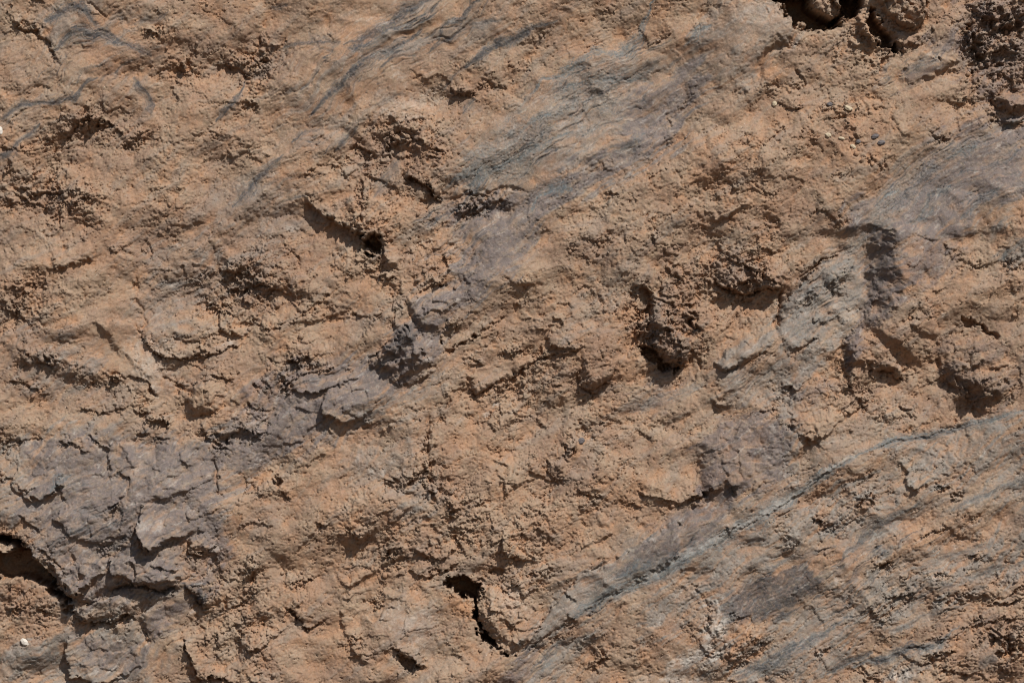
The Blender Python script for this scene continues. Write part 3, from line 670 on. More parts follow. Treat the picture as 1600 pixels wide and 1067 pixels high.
tint('purple', '60 790 200 760 280 800 320 780 340 830 300 900 240 860 120 900 80 860', .6, 18, .6)

ledge('1106 428 1126 444 1160 456 1200 448 1228 458', 26, 40); ledge('1120 400 1150 410 1190 404', 10, 20)
ledge('1004 530 1022 548 1040 578 1080 574', 24, 26); ledge('1068 480 1086 510 1100 520', 14, 20); ledge('1030 410 1050 430 1070 436', 10, 16)
tint('dark', '1020 470 1066 500 1086 540 1070 574 1036 566 1010 520', .3, 12); tint('dark', '1480 540 1540 530 1584 570 1570 630 1520 620 1480 590', .3, 16)  # shading of the rough lump and the rounded boulder, painted into their colour
roughen(1130, 430, 90, 40, 15, .7); roughen(1040, 500, 60, 60, 30, .7); roughen(1530, 580, 60, 60, 0, .5)

streak('teal', '884 968 906 956 966 926 1020 900 1066 874 1129 841 1149 824 1213 798 1249 764 1299 734 1336 711', 8, .7, groove=.6, solid=.45)
streak('pale', '1000 902 1066 870 1129 838 1152 822 1213 794 1249 762 1299 731 1336 708', 6, .4, groove=0, solid=.7)
streak('teal', '1320 714 1399 693 1439 680 1499 669 1553 653 1620 632', 4.5, .75, groove=1, solid=.45)
streak('dark', '1390 697 1439 682 1499 671 1545 657', 2.2, .8, groove=0, solid=.6)
streak('dark', '890 970 906 960 930 946', 2.5, .7, groove=0, solid=.5)
bump(1215, 800, 60, 9, 34, 4); bump(1300, 735, 60, 8, 32, 4); bump(1120, 846, 60, 7, 30, 3)
# slabs of the grey purple rock at the lower left
for s_, h_, tl in (('75 862 110 850 150 860 168 892 122 926 105 930 86 900', 7, (.10, .12)), ('222 790 310 798 322 828 262 846 240 858 214 832', 9, (-.12, .10)), ('164 692 330 690 336 746 242 790 176 782', 6, (.05, -.14)),
                   ('28 692 90 682 104 760 62 782 18 760', 6, (.14, .05)), ('176 866 280 856 286 906 216 910 172 898', 7, (-.05, .14)), ('110 790 160 806 200 830 176 850 120 846 84 812', 7, (.1, -.2)), ('100 996 230 986 226 1040 160 1067 104 1060', 5, (-.08, .08)),
                   ('540 600 600 606 590 640 540 664 500 650 512 610', 6, (-.1, .1)), ('420 650 500 620 520 640 470 690 410 700', 6, (.1, -.12)), ('470 578 540 566 560 590 500 616 450 610', 7, (.1, .1))):
    block(s_, h_ * 1.5, edge=3, tilt=tl, rough=.35, lean=.85, facet=.16)
ledge('60 856 76 862 88 900', 10, 20); ledge('1500 40 1516 70 1532 100 1580 110', 16, 24); ledge('1550 130 1556 160 1576 180', 14, 20); ledge('1530 20 1550 34 1590 30', 12, 20)
roughen(1555, 90, 60, 90, 0, .6)

tint('pale', '1100 960 1116 924 1136 940 1132 985 1126 1024 1080 1050 1040 1060 1060 1020 1096 1000', .5, 9, .9)
tint('grey', '1060 1067 1090 990 1110 930 1140 930 1150 990 1110 1067', .6, 9, .8)
streak('pale', '1030 1067 1070 1030 1100 1006 1124 960 1120 930', 8, .8); streak('dark', '1040 1067 1080 1036 1110 1010', 6, .6)
ledge('1100 930 1112 950 1104 984 1120 1010', 8, 14); ledge('1090 1000 1100 1020 1130 1026', 6, 14); roughen(1105, 990, 26, 50, -15, .6)

calm(1380, 430, 34, 90, 10); calm(610, 560, 50, 50, 0); calm(290, 925, 30, 30, 0); calm(1140, 760, 26, 24, 0)
block('1352 350 1400 362 1408 430 1420 468 1388 488 1352 512 1344 480 1354 420', .01, edge=6, facet=.30, rough=.6)
block('564 570 600 540 634 506 652 520 664 548 676 562 650 586 626 600 604 584', .01, edge=6, facet=.3, rough=.6)
block('1085 756 1095 692 1120 656 1170 646 1214 656 1228 700 1220 744 1192 768 1150 778 1112 782', .01, edge=8, facet=.10)
for s_, w_ in (('484 184 500 160 533 134 556 106 570 92 600 80 618 76', 4), ('570 92 600 82 640 62 668 44', 3), ('533 72 566 62 600 44 633 20 676 -4', 6), ('590 112 610 92 630 76', 3.5), ('430 78 470 70 533 66', 2.5), ('690 44 712 32 728 18 750 0', 3.5),
               ('664 86 700 60 728 38', 2.5), ('724 110 760 84 800 62 836 42', 5), ('63 36 84 26 100 14 128 12 143 33 150 50', 4), ('150 50 173 57 204 70 224 86', 3), ('87 83 107 62 128 50 155 60 200 72', 4.5), ('-8 190 30 164 84 163 118 152 134 134 157 122', 3),
               ('203 120 225 140 236 160 238 184', 4), ('340 190 360 168 381 132', 3), ('362 322 400 284 446 238', 4), ('22 232 46 212 64 190', 3), ('-6 246 16 240', 3)):
    streak('dark', s_, w_, 1, groove=0, solid=.55)

tint('dark', '1128 940 1166 914 1206 894 1253 887 1280 901 1276 928 1239 952 1193 968 1137 972', .75, 6, .15)
tint('purple', '1470 210 1560 185 1610 195 1610 300 1540 320 1470 350 1430 330 1480 260', .45, 22, .7); tint('grey', '20 700 120 670 330 690 350 770 320 850 280 930 230 1010 120 1000 60 870 20 800', .5, 20, .5)
tint('grey', '560 570 640 520 700 450 740 380 800 330 850 300 850 340 790 420 740 480 680 540 600 630 540 650', .6, 16, .6)
roughen(720, 930, 60, 60, 0, .5); roughen(590, 380, 50, 40, 0, .5); roughen(1290, 50, 80, 40, 0, .4); roughen(60, 900, 80, 50, -20, .4)
for s_, w_, a_ in (('1140 1060 1190 1040 1240 1010 1290 990 1330 960', 6, .8), ('1330 1046 1390 1026 1430 1008 1466 1010 1500 976', 4, .9), ('1290 1054 1350 1030', 4, .8), ('1310 870 1350 840 1400 800 1440 780', 8, .6), ('1480 800 1540 770 1610 750', 7, .6),
                   ('1180 900 1240 870 1310 850', 5, .4), ('1400 900 1480 870 1560 850', 6, .4), ('1390 990 1450 960 1520 940', 5, .4)):
    streak('grey', s_, w_ * 1.6, a_, solid=.3); streak('teal', s_, w_, a_ * .9, groove=0); streak('dark', s_, w_ * .5, a_ * .8, groove=0)

for s_, h_, tl in (('800 470 860 452 900 470 880 510 820 520', 6, (.12, .06)), ('860 512 930 490 952 520 900 548 850 545', 6, (-.1, .1)), ('640 800 690 810 720 850 690 880 640 860', 6, (.1, .1)), ('780 820 840 790 870 830 840 880 790 870', 7, (-.12, .08)),
                   ('880 820 940 790 960 830 910 860', 5, (.1, .05)), ('560 760 620 750 640 790 600 830 550 810', 6, (.12, -.1)), ('250 420 330 400 340 440 280 470', 7, (.1, -.16)), ('340 480 420 470 440 500 380 530 340 515', 6, (-.12, .1)),
                   ('440 505 490 480 540 448 560 470 500 506', 6, (.05, .16)), ('60 360 130 350 150 400 90 420', 6, (.1, .1)), ('1080 300 1150 280 1180 320 1120 350', 5, (.1, .1)), ('1400 720 1480 700 1500 740 1430 770', 4, (-.1, .1)),
                   ('360 960 430 930 450 980 400 1020 360 1000', 6, (.1, .1)), ('500 860 560 850 590 890 540 920', 6, (.12, .05)), ('540 900 600 930 620 1000 570 1040 530 980', 5, (-.1, -.05)), ('1240 620 1300 600 1330 640 1280 690', 5, (.12, .08)),
                   ('760 700 830 690 850 740 790 770', 6, (.1, .1)), ('640 400 680 380 710 420 690 444 650 440', 5, (.1, .1))):
    block(s_, h_ * .7, edge=4, tilt=tl, lean=.95, facet=.2)

tint('purple', '40 700 140 680 260 690 340 700 350 770 330 830 290 890 230 930 120 935 90 880 70 800', .62, 16, .5)
tint('purple', '200 1010 240 1008 300 930 280 960 220 1040 130 1050 110 1000', .5, 10, .4)
tint('purple', '400 600 470 580 560 562 620 540 650 500 700 460 730 400 760 340 850 300 840 350 790 420 740 470 690 520 650 590 600 612 540 650 480 690 420 720 370 740 350 700', .7, 14, .45)
tint('purple', '1400 300 1500 220 1570 190 1610 200 1610 280 1540 330 1480 370 1480 420 1430 450 1405 420 1396 360', .75, 20, .5)
tint('purple', '1090 690 1120 660 1210 660 1226 710 1210 750 1160 770 1140 800 1090 840 1040 860 1000 880 1060 820 1110 780', .6, 10, .4)

streak('grey', '884 968 966 926 1066 874 1149 824 1249 764 1336 711', 16, .8, groove=0, solid=.5)
streak('grey', '1336 711 1399 695 1499 672 1610 640', 12, .6, groove=0, solid=.3)
streak('grey', '1190 600 1230 540 1280 470 1340 380 1400 310 1500 240 1600 190', 26, .45, solid=.25); streak('teal', '1220 540 1280 460 1340 370 1410 300 1500 236 1600 184', 20, .4)
streak('teal', '700 300 790 240 870 180 950 130 1030 110', 34, .6); streak('grey', '720 280 800 220 890 160 970 120 1040 110', 40, .5)
# weathered brown, painted darker where facets, hollows and boulders should look shaded
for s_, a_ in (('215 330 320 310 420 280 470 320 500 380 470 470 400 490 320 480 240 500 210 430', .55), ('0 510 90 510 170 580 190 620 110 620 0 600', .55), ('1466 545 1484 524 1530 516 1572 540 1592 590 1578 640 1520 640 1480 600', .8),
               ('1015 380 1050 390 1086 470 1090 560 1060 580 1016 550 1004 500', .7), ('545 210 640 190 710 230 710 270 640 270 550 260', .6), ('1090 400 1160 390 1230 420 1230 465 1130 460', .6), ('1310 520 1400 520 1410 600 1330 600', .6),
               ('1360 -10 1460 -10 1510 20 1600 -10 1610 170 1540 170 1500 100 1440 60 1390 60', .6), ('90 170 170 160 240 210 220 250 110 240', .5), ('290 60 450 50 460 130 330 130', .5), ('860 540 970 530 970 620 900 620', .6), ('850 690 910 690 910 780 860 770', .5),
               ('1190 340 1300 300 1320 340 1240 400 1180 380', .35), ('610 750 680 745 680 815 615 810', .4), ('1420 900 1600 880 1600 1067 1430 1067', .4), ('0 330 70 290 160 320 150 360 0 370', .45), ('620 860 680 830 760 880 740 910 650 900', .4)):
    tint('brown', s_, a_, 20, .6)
# chips that catch the light along the main fractures
for s_, h_, tl in (('476 318 500 330 520 348 506 356 486 340', 4, (.1, .1)), ('760 950 790 930 820 940 816 970 786 984', 6, (.1, -.1)), ('800 900 830 896 846 920 820 934', 6, (-.1, .1)), ('660 470 690 460 716 470 690 490 664 490', 5, (.1, .1)),
                   ('1020 480 1044 486 1056 512 1036 520 1020 504', 7, (.1, .1)), ('1050 524 1076 530 1078 556 1056 560', 7, (-.1, .1)), ('1480 540 1520 530 1540 560 1500 576', 7, (.12, -.1)), ('1520 580 1560 566 1576 600 1540 624', 7, (-.12, -.1)),
                   ('1226 480 1260 452 1276 462 1240 500', 4, (.1, -.1)), ('1262 500 1310 470 1330 480 1290 512', 4, (.1, -.1)), ('1280 440 1330 400 1344 410 1300 452', 4, (.1, -.1))):
    block(s_, h_, edge=2.5, tilt=tl, lean=.75, facet=.2)


# ------------------------------------------------------------------ relief that the survey does not name
print('features', time.time() - T0)
R = np.clip(ROUGH - 0.55 * np.clip(FOL - 0.3, 0, 1) * (ROUGH < 1.6), 0.12, 2.4)
def folia(seed, lx, ly):                              # fine wavering lines along the beds
    n = fbm(LX / lx, LY / ly, seed, 3, 0.55)
    return smooth(0.16, 0.0, np.abs(n)) * smooth(-0.25, 0.45, fbm(LX / (lx * 0.8) + 5, LY / (ly * 2.2), seed + 3, 3, 0.6))
FA = folia(211, 120, 13); FB = folia(217, 70, 6.5); FC = folia(223, 190, 26)
FBAND = fbm(LX / 130, LY / 18, 229, 4, 0.55)
H -= ((2.0 * FA + 1.1 * FB + 2.0 * FC) * FOL * fade(9)).astype(F)
H += (1.6 * FBAND * FOL * fade(18)).astype(F)
RR = R ** 1.5
H += 22 * fbm(LX / 420, LY / 210, 101, 3) + 6.0 * fbm(LX / 120, LY / 60, 103, 2) + 16 * np.abs(fbm(LX / 260 + 3, LY / 150, 113, 3, 0.45)) - 9 * np.abs(fbm(SU / 130 + 3, SV / 110, 115, 3, 0.45))
qx = PU + 5 * fbm(U / 40, V / 40, 107, 3); qy = PV + 5 * fbm(U / 40, V / 40, 109, 3)
bx = qx * math.cos(BA) - qy * math.sin(BA); by = qx * math.sin(BA) + qy * math.cos(BA)
pn = fbm(U / 110, V / 110, 111, 4, 0.6)
patch = np.clip(0.45 + 0.9 * pn, 0.05, 1.7)                                 # some ground is coarser than other
for (px, py, seed, slope, lev) in ((80, 42, 121, 0.05, 0.5), (34, 20, 123, 0.17, 0.7), (15, 9, 127, 0.26, 0.42), (7.5, 5.0, 131, 0.28, 0.26), (4.4, 3.8, 133, 0.22, 0.16)):
    dx, dy, ed, cid = cells(bx / px, by / py, seed)
    pl = _G[cid, 2] * slope * dx * px + _G[cid, 3] * slope * dy * py + _G[cid, 0] * lev
    amt = (RR * patch if px < 50 else 0.5 + 0.5 * R)
    H += (pl * amt * fade(py) - (lev * 1.2 * np.minimum(amt, 1.3) * np.exp(-(ed / 0.09) ** 2) * fade(py) * np.clip(_G[cid, 1] + 0.2, 0, 1))).astype(F)
fine = fbm(U / 24, V / 24, 141, 3, 0.6) * 1.5
fine2 = fbm(U / 6.5, V / 6.5, 143, 2, 0.75) * 0.42
H += (fine * (0.4 + 0.6 * R) * fade(20) + fine2 * (0.4 + 0.6 * RR * patch) * fade(6)).astype(F)
# lips: short overhanging ledges whose drop faces down and left
saw = (V * 0.86 - U * 0.38 + 22 * fbm(U / 60, V / 60, 151, 4, 0.62)) / 21
fr = saw - np.floor(saw)
gate = smooth(0.5, 1.05, fbm(U / 46 + 3, V / 46, 153, 3, 0.6) + 0.3 * (R - 1))
H += (3.6 * gate * RR * (fr - 0.5) * smooth(1.0, 0.93, fr) * fade(18)).astype(F)
saw = (V * 0.9 - U * 0.25 + 9 * fbm(U / 24, V / 24, 155, 3, 0.65)) / 8.5
fr = saw - np.floor(saw)
gate = smooth(0.16, 0.75, fbm(U / 18 + 7, V / 18, 157, 3, 0.65) + 0.25 * (R - 1) + 0.2 * pn)
H += (2.4 * gate * R * (fr - 0.5) * smooth(1.0, 0.85, fr) * fade(9)).astype(F)
pit = smooth(0.64, 0.80, fbm(U / 7, V / 6, 161, 3, 0.68)) * smooth(-0.5, 0.4, fbm(U / 40, V / 40, 163, 3))
H -= (3.0 * pit * (0.35 + 0.65 * np.minimum(R, 1.4)) * fade(9)).astype(F)
# hairline cracks: the zero lines of a noise, only here and there
for (pu, pv, seed, dep, lo_) in ((34, 26, 165, 2.6, 0.25), (13, 10, 169, 2.6, 0.10), (7.5, 6, 175, 1.9, 0.22)):
    hn = np.abs(fbm(U / pu + 20, V / pv, seed, 3, 0.62)) * pu
    H -= (dep * smooth(1.6, 0.2, hn) * smooth(lo_, lo_ + 0.3, fbm(U / (pu * 1.4) + 9, V / pu, seed + 2, 3, 0.6) + 0.12 * (R - 1)) * np.minimum(R, 1.3) * fade(9)).astype(F)
print('relief', time.time() - T0)


def blur(a, r):
    for ax in (0, 1):
        c = np.cumsum(np.pad(a, [(r + 1, r) if k == ax else (0, 0) for k in (0, 1)], mode='edge'), axis=ax, dtype=np.float64)
        n = a.shape[ax]; w = 2 * r + 1
        a = ((np.take(c, range(w, w + n), ax) - np.take(c, range(0, n), ax)) / w).astype(F)
    return a


# ------------------------------------------------------------------ which stone lies where
proud = H - blur(H, 7)
patchy = fbm(U / 150, V / 150, 171, 4, 0.6)
dust = np.clip(0.68 + 0.75 * fbm(U / 42, V / 42, 173, 4, 0.62) + 0.5 * patchy + 0.10 * proud, 0, 1)     # pale brown dust crust
fresh = np.clip(-0.12 + 0.6 * fbm(U / 33, V / 33, 175, 4, 0.6) - 0.15 * proud, 0, 1)                       # raw orange soil, kept in the hollows
foli = fbm(LX / 60, LY / 7, 177, 4, 0.6)
thin = smooth(0.0, 0.8, FBAND + 0.25 * foli + 0.35 * fbm(U / 120, V / 120, 179, 2)) * np.clip(0.25 + 0.35 * FOL, 0, 1)
fold = np.clip(1.25 * np.maximum(np.maximum(FA, 0.8 * FB), FC) * (FOL ** 1.2) * (0.65 + 0.5 * smooth(-0.3, 0.5, FBAND)), 0, 1)                          # faint grey folia
grain = fbm(U / 3.2, V / 3.2, 181, 2, 0.7)
mott = fbm(U / 15, V / 15, 183, 3, 0.6)


def lin(r, g, b):
    f = lambda c: (c / 255 / 12.92) if c / 255 <= 0.04045 else ((c / 255 + 0.055) / 1.055) ** 2.4
    return np.array([f(r), f(g), f(b)], F)


ATT = {
    'dust': dust, 'fresh': np.maximum(fresh, MASK['orange']),
    'grey': np.maximum(MASK['grey'] * np.clip(1.0 + 0.5 * mott + 0.3 * foli, 0, 1.2), thin),
    'teal': np.maximum(MASK['teal'], 0.75 * fold * (0.6 + 0.4 * mott)), 'purple': MASK['purple'] * np.clip(1.0 + 0.5 * mott + 0.3 * foli, 0, 1.2),
    'pale': np.maximum(MASK['pale'] * np.clip(0.8 + 0.8 * mott, 0, 1), 0.35 * smooth(0.45, 0.9, fbm(LX / 30, LY / 8, 231, 4, 0.65)) * np.clip(FOL + MASK['grey'] + MASK['purple'], 0, 1)), 'dark': np.maximum(MASK['dark'], 0.75 * smooth(0.45, 0.8, fold)) * np.clip(1.05 + 0.35 * foli + 0.35 * mott, 0.6, 1),
    'grain': np.clip(0.5 + 0.5 * grain, 0, 1),
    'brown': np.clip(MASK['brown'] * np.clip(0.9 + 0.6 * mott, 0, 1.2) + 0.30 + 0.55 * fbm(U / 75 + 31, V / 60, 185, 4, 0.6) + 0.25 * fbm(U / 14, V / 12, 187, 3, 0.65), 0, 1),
}
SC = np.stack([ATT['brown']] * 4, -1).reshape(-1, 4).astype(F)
sk = smooth(0.1, 0.9, 0.5 - 0.25 * proud)                     # soil sits in the dips of the stone
for k in ('grey', 'purple', 'dark'):
    ATT[k] = np.clip(ATT[k] * 1.25 * (1 - 0.3 * np.clip(sk - 0.5, 0, 0.5) * 2), 0, 1)


def rock_material():
    m = bpy.data.materials.new('weathered_rock')
    m.use_nodes = True
    nt = m.node_tree; N = nt.nodes; L = nt.links
    bsdf = N['Principled BSDF']
    bsdf.inputs['Roughness'].default_value = 0.88
    bsdf.inputs['Specular IOR Level'].default_value = 0.25
    geo = N.new('ShaderNodeNewGeometry')

    def noise(scale, detail=3, rough=0.6):
        n = N.new('ShaderNodeTexNoise'); n.inputs['Scale'].default_value = scale
        n.inputs['Detail'].default_value = detail; n.inputs['Roughness'].default_value = rough
        L.new(geo.outputs['Position'], n.inputs['Vector'])
        return n.outputs['Fac']

    def att(name, chan):
        a = N.new('ShaderNodeAttribute'); a.attribute_name = name
        s = N.new('ShaderNodeSeparateColor'); L.new(a.outputs['Color'], s.inputs[0])
        return [s.outputs[0], s.outputs[1], s.outputs[2], a.outputs['Alpha']]

    A = att('stone_a', 0); B = att('stone_b', 0)
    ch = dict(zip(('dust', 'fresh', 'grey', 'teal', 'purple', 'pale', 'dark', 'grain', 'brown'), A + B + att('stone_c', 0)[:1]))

    def mapr(src, a, b, c, d):
        r = N.new('ShaderNodeMapRange'); r.inputs[1].default_value = a; r.inputs[2].default_value = b
        r.inputs[3].default_value = c; r.inputs[4].default_value = d
        L.new(src, r.inputs[0]); return r.outputs[0]

    def mul(a, b):
        x = N.new('ShaderNodeMath'); x.operation = 'MULTIPLY'; x.use_clamp = True
        L.new(a, x.inputs[0])
        if isinstance(b, float): x.inputs[1].default_value = b
        else: L.new(b, x.inputs[1])
        return x.outputs[0]

    def mix(base, fac, col):
        x = N.new('ShaderNodeMix'); x.data_type = 'RGBA'
        L.new(fac, x.inputs['Factor'])
        if base is None: x.inputs['A'].default_value = (*C['soil'], 1)
        else: L.new(base, x.inputs['A'])
        x.inputs['B'].default_value = (*col, 1)
        return x.outputs['Result']

    fine = noise(160, 4, 0.7); mid = noise(28, 4, 0.65); micro = noise(520, 2, 0.7)
    brk = mapr(mid, 0.3, 0.7, 0.65, 1.0)
    c = mix(None, mul(ch['dust'], mapr(fine, 0.3, 0.7, 0.35, 1.1)), C['dust'])
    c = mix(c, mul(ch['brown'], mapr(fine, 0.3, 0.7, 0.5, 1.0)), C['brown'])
    c = mix(c, mul(ch['fresh'], mapr(fine, 0.3, 0.7, 0.5, 1.0)), C['fresh'])
    c = mix(c, mul(ch['grey'], brk), C['grey'])
    c = mix(c, mul(ch['purple'], brk), C['purple'])
    c = mix(c, mul(ch['teal'], mapr(fine, 0.3, 0.7, 0.6, 1.0)), C['teal'])
    c = mix(c, mul(ch['dark'], brk), C['dark'])
    c = mix(c, mul(ch['pale'], mapr(fine, 0.35, 0.65, 0.4, 1.0)), C['pale'])
    hv = noise(95, 3, 0.7); hw = noise(61, 3, 0.7)
    c = mix(c, mapr(hv, 0.52, 0.72, 0.0, 0.45), C['pinkish'])
    c = mix(c, mapr(hw, 0.54, 0.74, 0.0, 0.45), C['olive'])
    # grain: fine mottling of every stone, and pale specks painted in as mica glints
    g = N.new('ShaderNodeMix'); g.data_type = 'RGBA'; g.blend_type = 'MULTIPLY'; g.inputs['Factor'].default_value = 1
    v = mul(mapr(micro, 0.25, 0.75, 0.74, 1.0), mapr(ch['grain'], 0, 1, 0.76, 1.0))
    cmb = N.new('ShaderNodeCombineColor'); [L.new(v, cmb.inputs[k]) for k in range(3)]
    L.new(c, g.inputs['A']); L.new(cmb.outputs[0], g.inputs['B'])
    c = g.outputs['Result']
    spk = noise(330, 1, 0.5)
    c = mix(c, mapr(spk, 0.74, 0.77, 0.0, 0.7), C['pale'])
    L.new(c, bsdf.inputs['Base Color'])
    bmp = N.new('ShaderNodeBump'); bmp.inputs['Strength'].default_value = 0.8; bmp.inputs['Distance'].default_value = 0.0022
    nb = noise(240, 4, 0.75)
    L.new(nb, bmp.inputs['Height']); L.new(bmp.outputs[0], bsdf.inputs['Normal'])
    return m


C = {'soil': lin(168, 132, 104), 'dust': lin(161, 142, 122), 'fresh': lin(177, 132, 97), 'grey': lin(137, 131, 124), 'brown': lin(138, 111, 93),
     'teal': lin(98, 110, 114), 'purple': lin(114, 103, 100), 'pale': lin(208, 200, 190), 'dark': lin(76, 76, 78), 'pinkish': lin(170, 141, 124), 'olive': lin(148, 133, 108)}
ROCK = rock_material()

# ------------------------------------------------------------------ cut the survey into the face, its veins and its rocks
X = ((U - 800) * S).astype(F)
Y = (-H * S).astype(F)
Z = ((533.5 - V) * S + ZC).astype(F)
VERT = np.stack([X, Y, Z], -1).reshape(-1, 3)
SA = np.stack([ATT['dust'], ATT['fresh'], ATT['grey'], ATT['teal']], -1).reshape(-1, 4).astype(F)
SB = np.stack([ATT['purple'], ATT['pale'], ATT['dark'], ATT['grain']], -1).reshape(-1, 4).astype(F)
idx = np.arange(NU * NV, dtype=np.int32).reshape(NV, NU)
QUAD = np.stack([idx[1:, :-1], idx[1:, 1:], idx[:-1, 1:], idx[:-1, :-1]], -1).reshape(-1, 4)
QOWN = OWNER[:-1, :-1].reshape(-1)


def mesh_from(name, verts, quads, tris=None, sa=None, sb=None, sc_=None):
    me = bpy.data.meshes.new(name)
    nt = 0 if tris is None else len(tris)
    me.vertices.add(len(verts)); me.vertices.foreach_set('co', np.ascontiguousarray(verts, F).ravel())
    loops = quads.ravel() if not nt else np.concatenate([quads.ravel(), tris.ravel()])
    me.loops.add(len(loops)); me.loops.foreach_set('vertex_index', loops.astype(np.int32))
    me.polygons.add(len(quads) + nt)
    st = np.arange(len(quads)) * 4
    if nt: st = np.concatenate([st, len(quads) * 4 + np.arange(nt) * 3])
    me.polygons.foreach_set('loop_start', st.astype(np.int32))
    for nm, arr in (('stone_a', sa), ('stone_b', sb), ('stone_c', sc_)):
        if arr is not None:
            a = me.attributes.new(nm, 'FLOAT_COLOR', 'POINT'); a.data.foreach_set('color', np.ascontiguousarray(arr, F).ravel())
    me.update(calc_edges=True)
    return me


def piece(owner, name, back=0.0):
    q = QUAD[QOWN == owner]
    if len(q) < 6: return None
    used, inv = np.unique(q.ravel(), return_inverse=True)
    q = inv.reshape(-1, 4).astype(np.int32)
    v = VERT[used]; a = SA[used]; b = SB[used]; c = SC[used]
    org = v.mean(0) if owner else np.zeros(3, F)
    tris = None
    if back > 0:                                           # a rock has a root: sides and a back inside the face
        e = np.concatenate([q[:, [0, 1]], q[:, [1, 2]], q[:, [2, 3]], q[:, [3, 0]]])
        key = np.sort(e, 1).astype(np.int64); key = key[:, 0] * len(v) + key[:, 1]
        _, i0, cnt = np.unique(key, return_index=True, return_counts=True)
        be = e[i0[cnt == 1]]
        bv, binv = np.unique(be.ravel(), return_inverse=True)
        binv = binv.reshape(-1, 2)
        n0 = len(v)
        root = v[bv].copy(); root[:, 1] = np.maximum(root[:, 1], 0) + back
        root[:, 0] = org[0] + (root[:, 0] - org[0]) * 0.8; root[:, 2] = org[2] + (root[:, 2] - org[2]) * 0.8
        v = np.concatenate([v, root, [[org[0], max(org[1], 0) + back * 1.15, org[2]]]])
        a = np.concatenate([a, a[bv], a[:1]]); b = np.concatenate([b, b[bv], b[:1]]); c = np.concatenate([c, c[bv], c[:1]])
        q = np.concatenate([q, np.stack([be[:, 1], be[:, 0], n0 + binv[:, 0], n0 + binv[:, 1]], 1)])
        tris = np.stack([n0 + binv[:, 1], n0 + binv[:, 0], np.full(len(be), len(v) - 1)], 1)
    me = mesh_from(name, v - org, q, tris, a, b, c)
    me.materials.append(ROCK)
    o = bpy.data.objects.new(name, me)
    o.location = org
    COL.objects.link(o)
    return o


face = piece(0, 'rock_face')
face['kind'] = 'structure'
face['label'] = 'sunlit weathered ochre rock face with bedding rising to the right'
for k, (nm, lab) in enumerate(VEINS):
    o = piece(100 + k, nm)
    if o:
        o.parent = face
        o['label'] = lab
for k, (nm, lab, cat, grp) in enumerate(ROCKS):
    o = piece(1 + k, nm, back=0.06)
    if o:
        o['label'] = lab; o['category'] = cat
        if grp: o['group'] = grp
print('meshes', time.time() - T0)

# ------------------------------------------------------------------ pebbles and loose grains
def surf(u, v):
    i = int(np.searchsorted(GU, u)); j = int(np.searchsorted(GV, v))
    return float(H[j - 2:j + 3, i - 2:i + 3].mean())


def plain(name, rgb, rough=0.8):
    m = bpy.data.materials.new(name); m.use_nodes = True
    nt = m.node_tree; b = nt.nodes['Principled BSDF']; b.inputs['Roughness'].default_value = rough
    t = nt.nodes.new('ShaderNodeTexNoise'); t.inputs['Scale'].default_value = 260; t.inputs['Detail'].default_value = 4
    r = nt.nodes.new('ShaderNodeValToRGB'); c = lin(*rgb)
    r.color_ramp.elements[0].position = .3; r.color_ramp.elements[1].position = .7
    r.color_ramp.elements[0].color = (*(c * 0.7), 1); r.color_ramp.elements[1].color = (*c, 1)
    tc = nt.nodes.new('ShaderNodeTexCoord')
    nt.links.new(tc.outputs['Object'], t.inputs['Vector']); nt.links.new(t.outputs['Fac'], r.inputs[0]); nt.links.new(r.outputs[0], b.inputs['Base Color'])
    return m


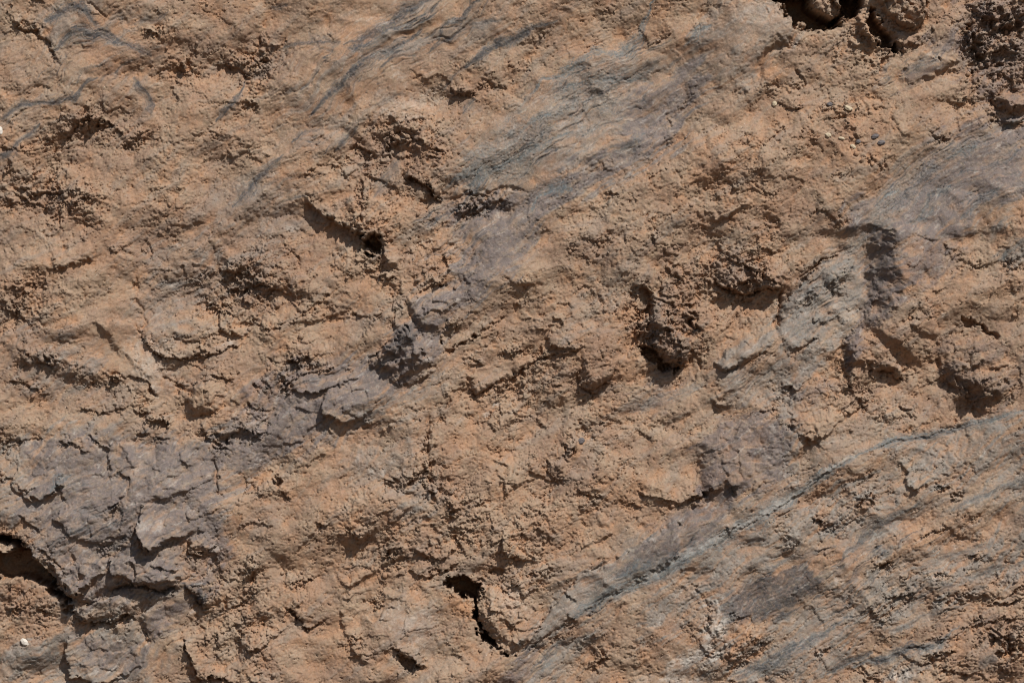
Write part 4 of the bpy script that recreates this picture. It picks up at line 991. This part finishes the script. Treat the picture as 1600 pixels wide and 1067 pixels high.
import bmesh
WHITE, CREAM, CHAR = plain('white_stone', (205, 197, 186)), plain('cream_stone', (178, 163, 138)), plain('charcoal_stone', (96, 90, 90))
for k, (u, v, a, b, ang, mat, lab) in enumerate((
        (38, 1003, 7.5, 4.6, -38, WHITE, 'white oval pebble near the bottom left corner'),
        (0, 205, 4.2, 6.5, 0, WHITE, 'white chip at the left edge of the face'),
        (1210, 163, 4.0, 4.4, 0, CREAM, 'leftmost small round pale pebble below the smooth slab in the upper right'),
        (1297, 164, 5.5, 3.6, -15, CHAR, 'dark pebble beside the pale oval pebble in the upper right'),
        (1325, 170, 6.5, 4.0, -25, CREAM, 'pale oval pebble right of the dark pebble in the upper right'),
        (1293, 212, 5.0, 3.6, -20, CREAM, 'cream chip lower left of the dark stone cluster in the upper right'),
        (1314, 217, 5.0, 2.4, -10, CREAM, 'thin pale chip left of the dark stone cluster'),
        (1332, 230, 5.0, 3.2, -35, CREAM, 'lowest pale pebble below the thin pale chip'),
        (1366, 214, 6.5, 3.5, 20, CHAR, 'upper charcoal stone of the dark cluster in the upper right'),
        (1376, 224, 6.0, 3.8, 10, CHAR, 'lower charcoal stone of the dark cluster in the upper right'),
        (1340, 222, 4.0, 3.0, 0, CHAR, 'small purple dark pebble between the pale chip and the dark cluster'),
        (908, 689, 6.0, 4.6, 30, CHAR, 'oval charcoal stone set in the tan face right of centre'))):
    bm = bmesh.new()
    bmesh.ops.create_icosphere(bm, subdivisions=4, radius=1)
    t = math.radians(ang); c_, s_ = math.cos(t), math.sin(t)
    for vt in bm.verts:
        x, y, z = vt.co
        q = np.array([x, y, z]) * 1.4 + 5 * k
        f = 1 + 0.22 * float(perlin(np.array([q[0] + q[1]], F), np.array([q[2] - q[1] * .6], F), 201)[0]) + 0.07 * float(perlin(np.array([q[0] * 3 + q[1]], F), np.array([q[2] * 3], F), 203)[0])
        x, y, z = x * a * f, y * min(a, b) * .8 * f, z * b * f
        vt.co = ((x * c_ - z * s_) * S, y * S, (x * s_ + z * c_) * S)
    me = bpy.data.meshes.new('pebble'); bm.to_mesh(me); bm.free()
    for p in me.polygons: p.use_smooth = True
    me.materials.append(mat)
    o = bpy.data.objects.new('pebble', me); COL.objects.link(o)
    o.location = ((u - 800) * S, -(surf(u, v) + min(a, b) * .25) * S, (533.5 - v) * S + ZC)
    o['label'] = lab; o['category'] = 'pebble'; o['group'] = 'loose pebbles on the rock face'

# RUBBLE: loose grains caught on the lips and in the hollows
ico = bmesh.new(); bmesh.ops.create_icosphere(ico, subdivisions=1, radius=1)
iv = np.array([v.co[:] for v in ico.verts], F); it = np.array([[v.index for v in f.verts] for f in ico.faces], np.int32); ico.free()
gr = np.random.default_rng(23)
inner = (U > -20) & (U < 1620) & (V > -20) & (V < 1090)
hb = blur(H, 3)
want = np.where(inner, np.clip(RR - 0.5, 0, 2) * np.clip(0.3 + 0.9 * pn, 0.02, 1.2) * np.exp(-np.abs(H - hb) / 2.5) * np.clip(0.6 - 0.35 * proud, 0.05, 2), 0).ravel().astype(np.float64)
pick = gr.choice(want.size, 7000, replace=False, p=want / want.sum())
m = len(pick)
sz = (0.7 + gr.pareto(2.6, m) * 0.75).clip(0.7, 4.2).astype(F)
th = gr.uniform(0, 6.28, m).astype(F); st = gr.uniform(.6, 1.25, (m, 3)).astype(F)
vv = iv[None] * (1 + gr.uniform(-.3, .3, (m, len(iv), 1)).astype(F)) * st[:, None] * sz[:, None, None]
x = vv[..., 0] * np.cos(th)[:, None] - vv[..., 2] * np.sin(th)[:, None]; z = vv[..., 0] * np.sin(th)[:, None] + vv[..., 2] * np.cos(th)[:, None]
y = vv[..., 1] - sz[:, None] * .35
base = VERT[pick]
RV = np.stack([base[:, None, 0] + x * S, base[:, None, 1] + y * S, base[:, None, 2] + z * S], -1).reshape(-1, 3)
RT = (it[None] + (np.arange(m) * len(iv))[:, None, None]).reshape(-1, 3)
rep = lambda a: np.repeat(a[pick], len(iv), 0)
me = mesh_from('rubble', RV, np.zeros((0, 4), np.int32), RT, rep(SA), rep(SB), rep(SC)); me.materials.append(ROCK)
o = bpy.data.objects.new('rubble', me); COL.objects.link(o); o['kind'] = 'stuff'; o['label'] = 'loose crumbs of earth and stone caught on the rock face'


# ------------------------------------------------------------------ the ground at the foot of the face
gm = bpy.data.materials.new('dry_earth')
gm.use_nodes = True
gn = gm.node_tree
gb = gn.nodes['Principled BSDF']; gb.inputs['Roughness'].default_value = 0.95
tx = gn.nodes.new('ShaderNodeTexNoise'); tx.inputs['Scale'].default_value = 1.7; tx.inputs['Detail'].default_value = 8
cr = gn.nodes.new('ShaderNodeValToRGB')
cr.color_ramp.elements[0].color = (*lin(74, 60, 48), 1); cr.color_ramp.elements[1].color = (*lin(104, 84, 66), 1)
tc = gn.nodes.new('ShaderNodeTexCoord')
gn.links.new(tc.outputs['Object'], tx.inputs['Vector']); gn.links.new(tx.outputs['Fac'], cr.inputs[0]); gn.links.new(cr.outputs[0], gb.inputs['Base Color'])
gx = np.linspace(-60, 60, 121); gy = np.concatenate([np.linspace(-120, -8, 57), np.linspace(-7.7, 1.5, 47)])
gX, gY = np.meshgrid(gx.astype(F), gy.astype(F))
gZ = 0.05 * fbm(gX / 3 + 40, gY / 3 + 40, 191, 4)
gi = np.arange(gX.size).reshape(gX.shape)
me = mesh_from('ground', np.stack([gX, gY, gZ], -1).reshape(-1, 3), np.stack([gi[:-1, :-1], gi[:-1, 1:], gi[1:, 1:], gi[1:, :-1]], -1).reshape(-1, 4))
me.materials.append(gm)
g = bpy.data.objects.new('ground', me); COL.objects.link(g)
g['kind'] = 'structure'
print('done', time.time() - T0, 'verts', NU * NV)
